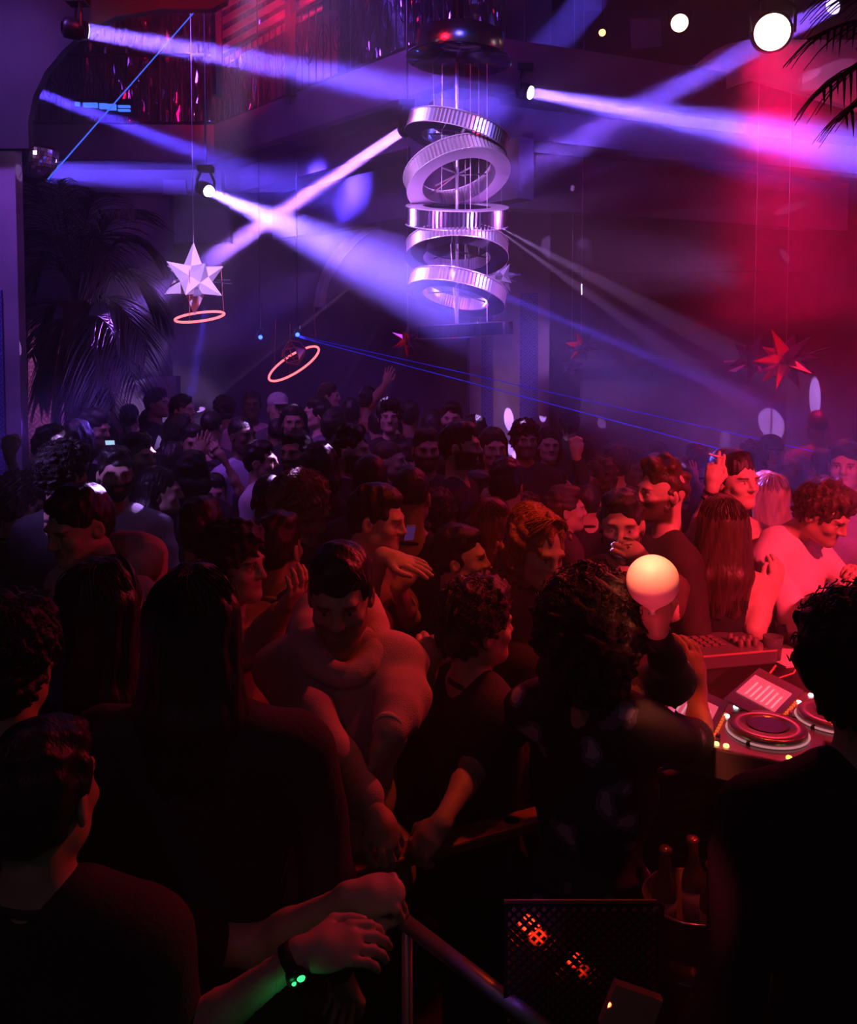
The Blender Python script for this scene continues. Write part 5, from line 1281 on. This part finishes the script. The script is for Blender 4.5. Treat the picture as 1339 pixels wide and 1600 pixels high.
def band(rec, key, f, w, r, m_, name, label=None):
    sh, el, ha = rec['arms'][key]; d_ = (ha - el).normalized(); c = el.lerp(ha, f); m = MB(); q = d_.to_track_quat('Z', 'Y').to_matrix().to_4x4()
    m.lathe([(r, -w / 2), (r + .003, -w / 2), (r + .003, w / 2), (r, w / 2)], 24, Matrix.Translation(c) @ q, closed=True); return m.build(name, m_, rec['o'], True)
by = {r['o']['label']: r for r in PEOPLE}
find = lambda k: next(r for l, r in by.items() if k in l)
wc = find('raising a cigarette')
for f_, w_ in ((.92, .012), (.80, .010), (.30, .012), (.18, .012)): band(wc, 'L', f_, w_, .027 + .010 * (1 - f_), mat('black_band', (.01, .01, .012), .5), 'bracelet')
wt = find('wristwatch')
wb = band(wt, 'L', .95, .022, .027, mat('black_band'), 'watch_strap')
sh, el, ha = wt['arms']['L']; d_ = (ha - el).normalized(); c = el.lerp(ha, .95)
# watch face on the camera side of the wrist, green lit
inv3 = wt['W'].inverted().to_3x3(); out = (inv3 @ Vector((.25, -.8, -.3))).normalized(); out = (out - d_ * out.dot(d_)).normalized(); q = out.to_track_quat('Z', 'Y').to_matrix().to_4x4()
m = MB(); m.lathe([(0.0001, .012), (.017, .012), (.019, .008), (.019, 0)], 24, Matrix.Translation(c + out * .026) @ q); m.build('watch_case', black_gl, wt['o'], True)
m = MB(); m.lathe([(0.0001, .002), (.006, .002), (.007, 0)], 16, Matrix.Translation(c + out * .0385 + d_ * .006) @ q); m.build('watch_light', emat('green_led', (.05, 1.0, .25), 1.6), wt['o'], True)
m = MB(); m.lathe([(0.0001, .002), (.003, .002), (.004, 0)], 16, Matrix.Translation(c + out * .0385 - d_ * .008) @ q); m.build('watch_light', emat('green_led'), wt['o'], True)
lamp('watch_glow_light', 'POINT', wt['W'] @ (c + out * .07 - d_ * .03), (0, 0, 0), .016, (.05, 1, .25), size=.01)
band(find('hoodie at the centre'), 'R', .90, .03, .036, mat('pale_band', (.7, .5, .45), .6), 'cuff')
band(find('wooden rail'), 'R', .0, .001, .03, mat('black_band'), 'bracelet') if False else None
# phone with lit screen
def phone(c, rz, w, h, label, col=(.5, .7, 1.0), s=1.4, tilt=.5):
    t = empty('phone', c, rot=(tilt, 0, rz)); tag(t, label, 'phone'); m = MB(); m.box((0, 0, 0), (w, .008, h)); bevel(m.build('case', black_gl, t), .003)
    m = MB(); m.box((0, -.0045, 0), (w * .92, .001, h * .94)); m.build('screen', emat('phone_screen_%g' % s, col, s), t)
phone(P(172, 691, 5.2), .2, .055, .032, 'small lit phone screen held up at the left', (.45, .7, 1.0), 1.0)
phone(P(640, 832, 3.3), .3, .04, .07, 'phone with a violet lit edge beside the open red hand', (.3, .1, .6), .12)

# ---------------------------------------------------------------- rail, bucket, bottles, mesh panel
def railbar(label, pts, r, m_, name='handrail', posts=()):
    t = empty(name, pts[0]); tag(t, label, 'rail'); m = MB(); m.tube([p - pts[0] for p in pts], r, 14); m.build('rail_tube', m_, t, True)
    for p in posts:
        m = MB(); q = p - pts[0]; m.tube([q, Vector((q.x, q.y, -pts[0].z))], r * .7, 10); m.build('rail_post', m_, t, True)
ra, rb = P(616, 1428, 2.02), P(905, 1650, 1.72)
railbar('polished tubular handrail slanting down to the bottom edge with red and violet gleams', [ra, rb], .0185, mat('rail_metal', (.55, .42, .45), .42, .6), posts=(ra.lerp(rb, .08),))
t = empty('wooden_rail', P(530, 1372, 2.10)); tag(t, 'flat reddish brown wooden rail ledge under the resting hands', 'rail')
a, b = P(530, 1368, 2.10), P(1005, 1238, 2.50); b.z = a.z; d_ = (b - a).normalized(); n_ = Vector((-d_.y, d_.x, 0)) * .075; o_ = t.location
m = MB(); m.prism([a - o_, b - o_, b + n_ - o_, a + n_ - o_], (0, 0, -.03)); bevel(m.build('ledge', mat('rail_wood', (.28, .10, .055), .45, noise=.4, nscale=9, stretch=(1, 6, 6)), t), .006)
m = MB()
for f_ in (.15, .55, .95):
    p = a.lerp(b, f_) + n_ * .5 - o_; q = MB(); q.tube([p, Vector((p.x, p.y, -o_.z))], .022, 10); q.build('post', mat('table_black'), t)
lamp('rail_violet_gleam', 'SPOT', (1.2, .9, 3.2), P(755, 1535, 1.88), 26, (.3, .1, 1.0), 5, .8, .02)
lamp('rail_red_gleam', 'SPOT', (1.5, 1.2, 3.0), P(640, 1447, 2.0), 16, (1.0, .02, .10), 4, .8, .02)
lamp('hand_dim_light', 'SPOT', (.9, .5, 3.2), P(560, 1440, 1.6), 6, (.8, .12, .28), 12, .9, .1)

bk = P(1078, 1470, 2.0); bz = P(1078, 1478, 2.0).z
t = empty('side_table', (bk.x, bk.y, 0)); tag(t, 'black low table under the ice bucket', 'table')
m = MB(); m.lathe([(0.0001, bz - .0), (.13, bz), (.135, bz - .012), (.13, bz - .025), (0.0001, bz - .025)], 40); m.build('table_top', mat('table_black'), t, True)
m = MB(); m.lathe([(.03, 0), (.03, bz - .02)], 16); m.lathe([(0.0001, .03), (.16, .02), (.17, 0)], 32); m.build('pedestal', mat('table_black'), t, True)
t = empty('ice_bucket', (bk.x, bk.y, bz)); tag(t, 'clear ice bucket with a red gleaming rim on the low table', 'bucket')
m = MB(); m.lathe([(0.0001, 0), (.072, 0), (.105, .115), (.110, .118), (.104, .121), (.068, .008), (0.0001, .008)], 48); m.build('bucket', mat('clear_plastic', (.75, .6, .6), .12, trans=.75), t, True)
m = MB(); m.tube([Vector((.107 * math.cos(a), .107 * math.sin(a), .119)) for a in np.linspace(0, 6.283, 49)[:-1]], .0035, 8, closed=True); m.build('rim', mat('bright_rim', (.9, .5, .5), .15, .7), t, True)
def bottle(c, tilt, rz, label, h=.24):
    t = empty('glass_bottle', c, rot=(tilt, 0, rz)); tag(t, label, 'bottle', )
    m = MB(); m.lathe([(0.0001, 0), (.030, 0), (.031, .006), (.031, h * .52), (.027, h * .60), (.014, h * .72), (.012, h * .94), (.0145, h * .95), (.0145, h * .985), (0.0001, h * .985)], 28); m.build('glass_body', mat('brown_glass', (.30, .12, .06), .12, trans=.4, coat=.5), t, True)
    m = MB(); m.lathe([(.0316, h * .14), (.0316, h * .44)], 28); o = m.build('paper_label', mat('bottle_label', (.5, .3, .25), .6), t, True); sd = o.modifiers.new('thickness', 'SOLIDIFY'); sd.thickness = .0006
    m = MB(); m.lathe([(0.0001, h + .002), (.013, h), (.0155, h * .965), (.015, h * .96)], 20); m.build('crown_cap', mat('cap_metal', (.6, .3, .25), .3, .7), t, True)
bottle((bk.x - .058, bk.y + .03, bz + .012), .05, .5, 'brown bottle standing in the left of the ice bucket', .21)
bottle((bk.x + .03, bk.y + .045, bz + .012), -.12, .3, 'brown bottle leaning in the middle of the ice bucket', .21)
bottle((bk.x + .055, bk.y - .01, bz + .012), .1, -.9, 'brown bottle at the right of the ice bucket', .2)
lamp('bucket_light', 'SPOT', (1.6, 1.0, 2.6), (bk.x, bk.y, bz + .1), 70, (1.0, .02, .04), 12, .8, .03)

# mesh front of a crate; a red board lit from the front stands in for backlight
t = empty('mesh_panel', P(915, 1520, 1.82)); tag(t, 'expanded metal mesh panel with a red lit board showing through beside the rail', 'mesh panel'); o_ = t.location.copy()
x0, x1 = P(790, 1500, 1.82).x - o_.x, P(1033, 1500, 1.82).x - o_.x; z0, z1 = -o_.z, P(900, 1412, 1.82).z - o_.z
m = MB(); st = .021; n = int((x1 - x0 + z1 - z0) / st)
for i in range(n):
    for sg in (1, -1):
        c = x0 + i * st - ((z1 - z0) if sg > 0 else 0) * 1.0
        # line x = c + t, z = z0 + t   or   x = c - t
        t0_, t1_ = 0, z1 - z0
        if sg > 0: t0_ = max(t0_, x0 - c); t1_ = min(t1_, x1 - c)
        else: c = x0 + i * st; t0_ = max(t0_, c - x1); t1_ = min(t1_, c - x0)
        if t1_ - t0_ > .01: m.box((c + sg * (t0_ + t1_) / 2, .002 * sg, z0 + (t0_ + t1_) / 2), (.005, .003, (t1_ - t0_) * 1.414), Matrix.Rotation(math.radians(45 * sg), 3, 'Y'))
m.build('mesh', mat('table_black'), t)
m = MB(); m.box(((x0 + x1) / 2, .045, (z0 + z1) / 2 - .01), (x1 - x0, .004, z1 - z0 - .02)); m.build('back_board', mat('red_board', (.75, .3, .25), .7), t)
m = MB()
for x in (x0, x1): m.box((x, 0, (z0 + z1) / 2), (.008, .01, z1 - z0))
m.box(((x0 + x1) / 2, 0, z1), (x1 - x0, .008, .008)); m.build('frame', mat('table_black'), t)
for (px, py, e, sp) in ((825, 1440, .5, 10), (897, 1494, .4, 8), (996, 1508, 1.2, 20)):
    c = P(px, py, 1.875); lamp('mesh_front_spot', 'SPOT', c + Vector((.05, -.20, .02)), c, e * 45, (1.0, .035, .01), sp * 1.4, .3, .004)  # added spots in front of the mesh, aimed through it at the board
t = P(985, 1578, 1.72); m = MB(); m.box((0, 0, 0), (.10, .02, .09), Matrix.Rotation(.35, 3, 'Y')); o = m.build('cardboard_flap', mat('red_board')); o.location = t; tag(o, 'dull red brown flat board standing below the mesh panel', 'board')


flood('deck_red_light', (1.75, 2.2, 3.2), T(1185, 1130, TZ), 70, (1.0, .02, .03), 34, .8, .05)
# added spot lamps standing in for reflections off the mirrored chandelier: small patches on walls, column and people
CH = P(714, 350, 7)
bpy.context.view_layer.update(); DG = bpy.context.evaluated_depsgraph_get()
def hit_depth(px, py, dflt):
    o = Vector((0, 0, CZ)); v = (P(px, py, 1) - o).normalized(); s0 = o.copy()
    for _ in range(14):
        ok, loc, n_, i_, ob, m_ = scene.ray_cast(DG, s0, v)
        if not ok: return dflt
        if ob.name.startswith(('room_haze', 'light_beam', 'laser', 'Mesh')) or ob.name.split('.')[0] in ('laser_beam', 'frond'): s0 = loc + v * .002; continue
        return loc.y
    return dflt
def glint(px, py, d, w, hgt, e, col=(.58, .30, 1.0), rot=0.0, src=None):
    d = hit_depth(px, py, d)
    t = P(px, py, d); s0 = Vector(src) if src else CH + Vector(((t.x - CH.x) * .07, (t.y - CH.y) * .07 - .45 * (1 if t.y < 7 else -1), .1))
    L_ = (t - s0).length; ang = 2 * math.degrees(math.atan(max(hgt, w) * d / F_PX / 2 / L_))
    ang = max(ang, 1.0)
    o = lamp('glint_spot_light', 'SPOT', s0, t, e * 110 * L_ * L_, col, ang, .35, .004)
    o.rotation_euler.rotate_axis('Z', rot)
    o.scale = (w / hgt, 1, 1) if hgt > w else (1, hgt / w, 1)

# stand-in reflection spots on walls and pillar
for (px, py, d, w, h_, e, rot) in ((1205, 662, 9.2, 34, 50, 1.9, .1), (1287, 628, 9.2, 34, 70, 2.2, .12), (795, 655, 11.1, 16, 34, 2.6, .1), (749, 664, 11.1, 11, 42, 2.4, -.3), (848, 648, 11.1, 12, 22, 1.6, 0), (797, 703, 11.1, 10, 16, 1.7, .3),
        (1018, 250, 12.2, 7, 17, .45, 0), (1045, 248, 12.2, 9, 16, .35, .6), (1148, 257, 12.2, 5, 20, .45, 0), (1229, 267, 12.2, 5, 18, .4, 0), (1278, 267, 12.2, 6, 18, .4, 0), (1236, 325, 12.2, 10, 26, .45, -.6), (1228, 402, 12.2, 9, 34, .25, .5),
        (1208, 145, 8.8, 7, 22, .4, 0), (1290, 118, 8.8, 34, 34, .3, .5), (1264, 118, 8.8, 14, 16, .4, 0), (905, 400, 12.2, 44, 60, .06, .5), (912, 380, 12.2, 20, 18, .12, 0), (548, 208, 8.6, 7, 24, .35, 0), (525, 193, 8.6, 9, 6, .4, 0), (357, 185, 10.6, 10, 16, .3, 0),
        (862, 215, 10, 6, 6, .6, 0), (905, 213, 10, 6, 5, .6, 0), (960, 195, 10, 8, 4, .4, 0), (28, 545, 5.6, 12, 24, .5, .3), (30, 270, 5.6, 30, 26, .25, -.6), (1185, 325, 12.2, 6, 8, .3, 0), (940, 662, 10.5, 14, 16, .4, .4), (1133, 690, 10, 16, 36, .35, 0)):
    glint(px, py, d, w, h_, e, rot=rot)
lamp('glint_spot_light', 'SPOT', CH + Vector((-.5, -.5, .2)), P(14, 575, 5.65), 18, (1.0, .01, .02), 2.0, .3, .004)

# glints on the crowd
for (px, py, d_, w_, h_, e) in ((393, 690, 5.45, 9, 20, .5), (416, 735, 5.3, 7, 30, .5), (377, 668, 5.5, 8, 24, .5), (425, 745, 4.2, 7, 30, .35), (248, 690, 5, 12, 16, .5), (240, 703, 5, 8, 12, .5), (480, 692, 5.4, 6, 20, .4), (512, 700, 5.4, 8, 20, .4), (155, 758, 4.1, 20, 34, .5), (213, 760, 4.1, 8, 26, .45),
        (820, 672, 5.1, 8, 9, .6), (805, 712, 4.9, 10, 14, .35), (590, 652, 7, 24, 12, .5), (690, 658, 6.6, 20, 24, .3), (440, 660, 6.8, 12, 14, .4), (312, 640, 7, 16, 8, .5), (85, 690, 4.4, 34, 14, .4), (965, 866, 3.25, 18, 10, .35), (452, 750, 3.7, 16, 22, .3), (185, 822, 3.9, 10, 8, .1), (1072, 728, 5, 6, 6, .5)):
    glint(px, py, d_, w_, h_, e * 8)

# ---------------------------------------------------------------- shared group phrases for repeats
for o in list(bpy.data.objects):
    if o.parent or o.get('group'): continue
    n = o.name.split('.')[0]
    g = {'person': 'people in the dancing crowd', 'star_lamp': 'small faceted star lamps', 'moving_head_light': 'moving head stage lights', 'spot_lamp': 'round lamps at the upper right', 'glass_bottle': 'bottles in the ice bucket',
         'drinking_glass': 'glasses on the booth table', 'media_player_deck': 'decks on the booth table', 'neon_ring': 'hanging red neon rings', 'iron_railing': 'gallery railings', 'laser_beam': 'thin blue laser lines', 'phone': 'phones in the crowd', 'cable': 'cables on the booth table'}.get(n)
    if g: o['group'] = g
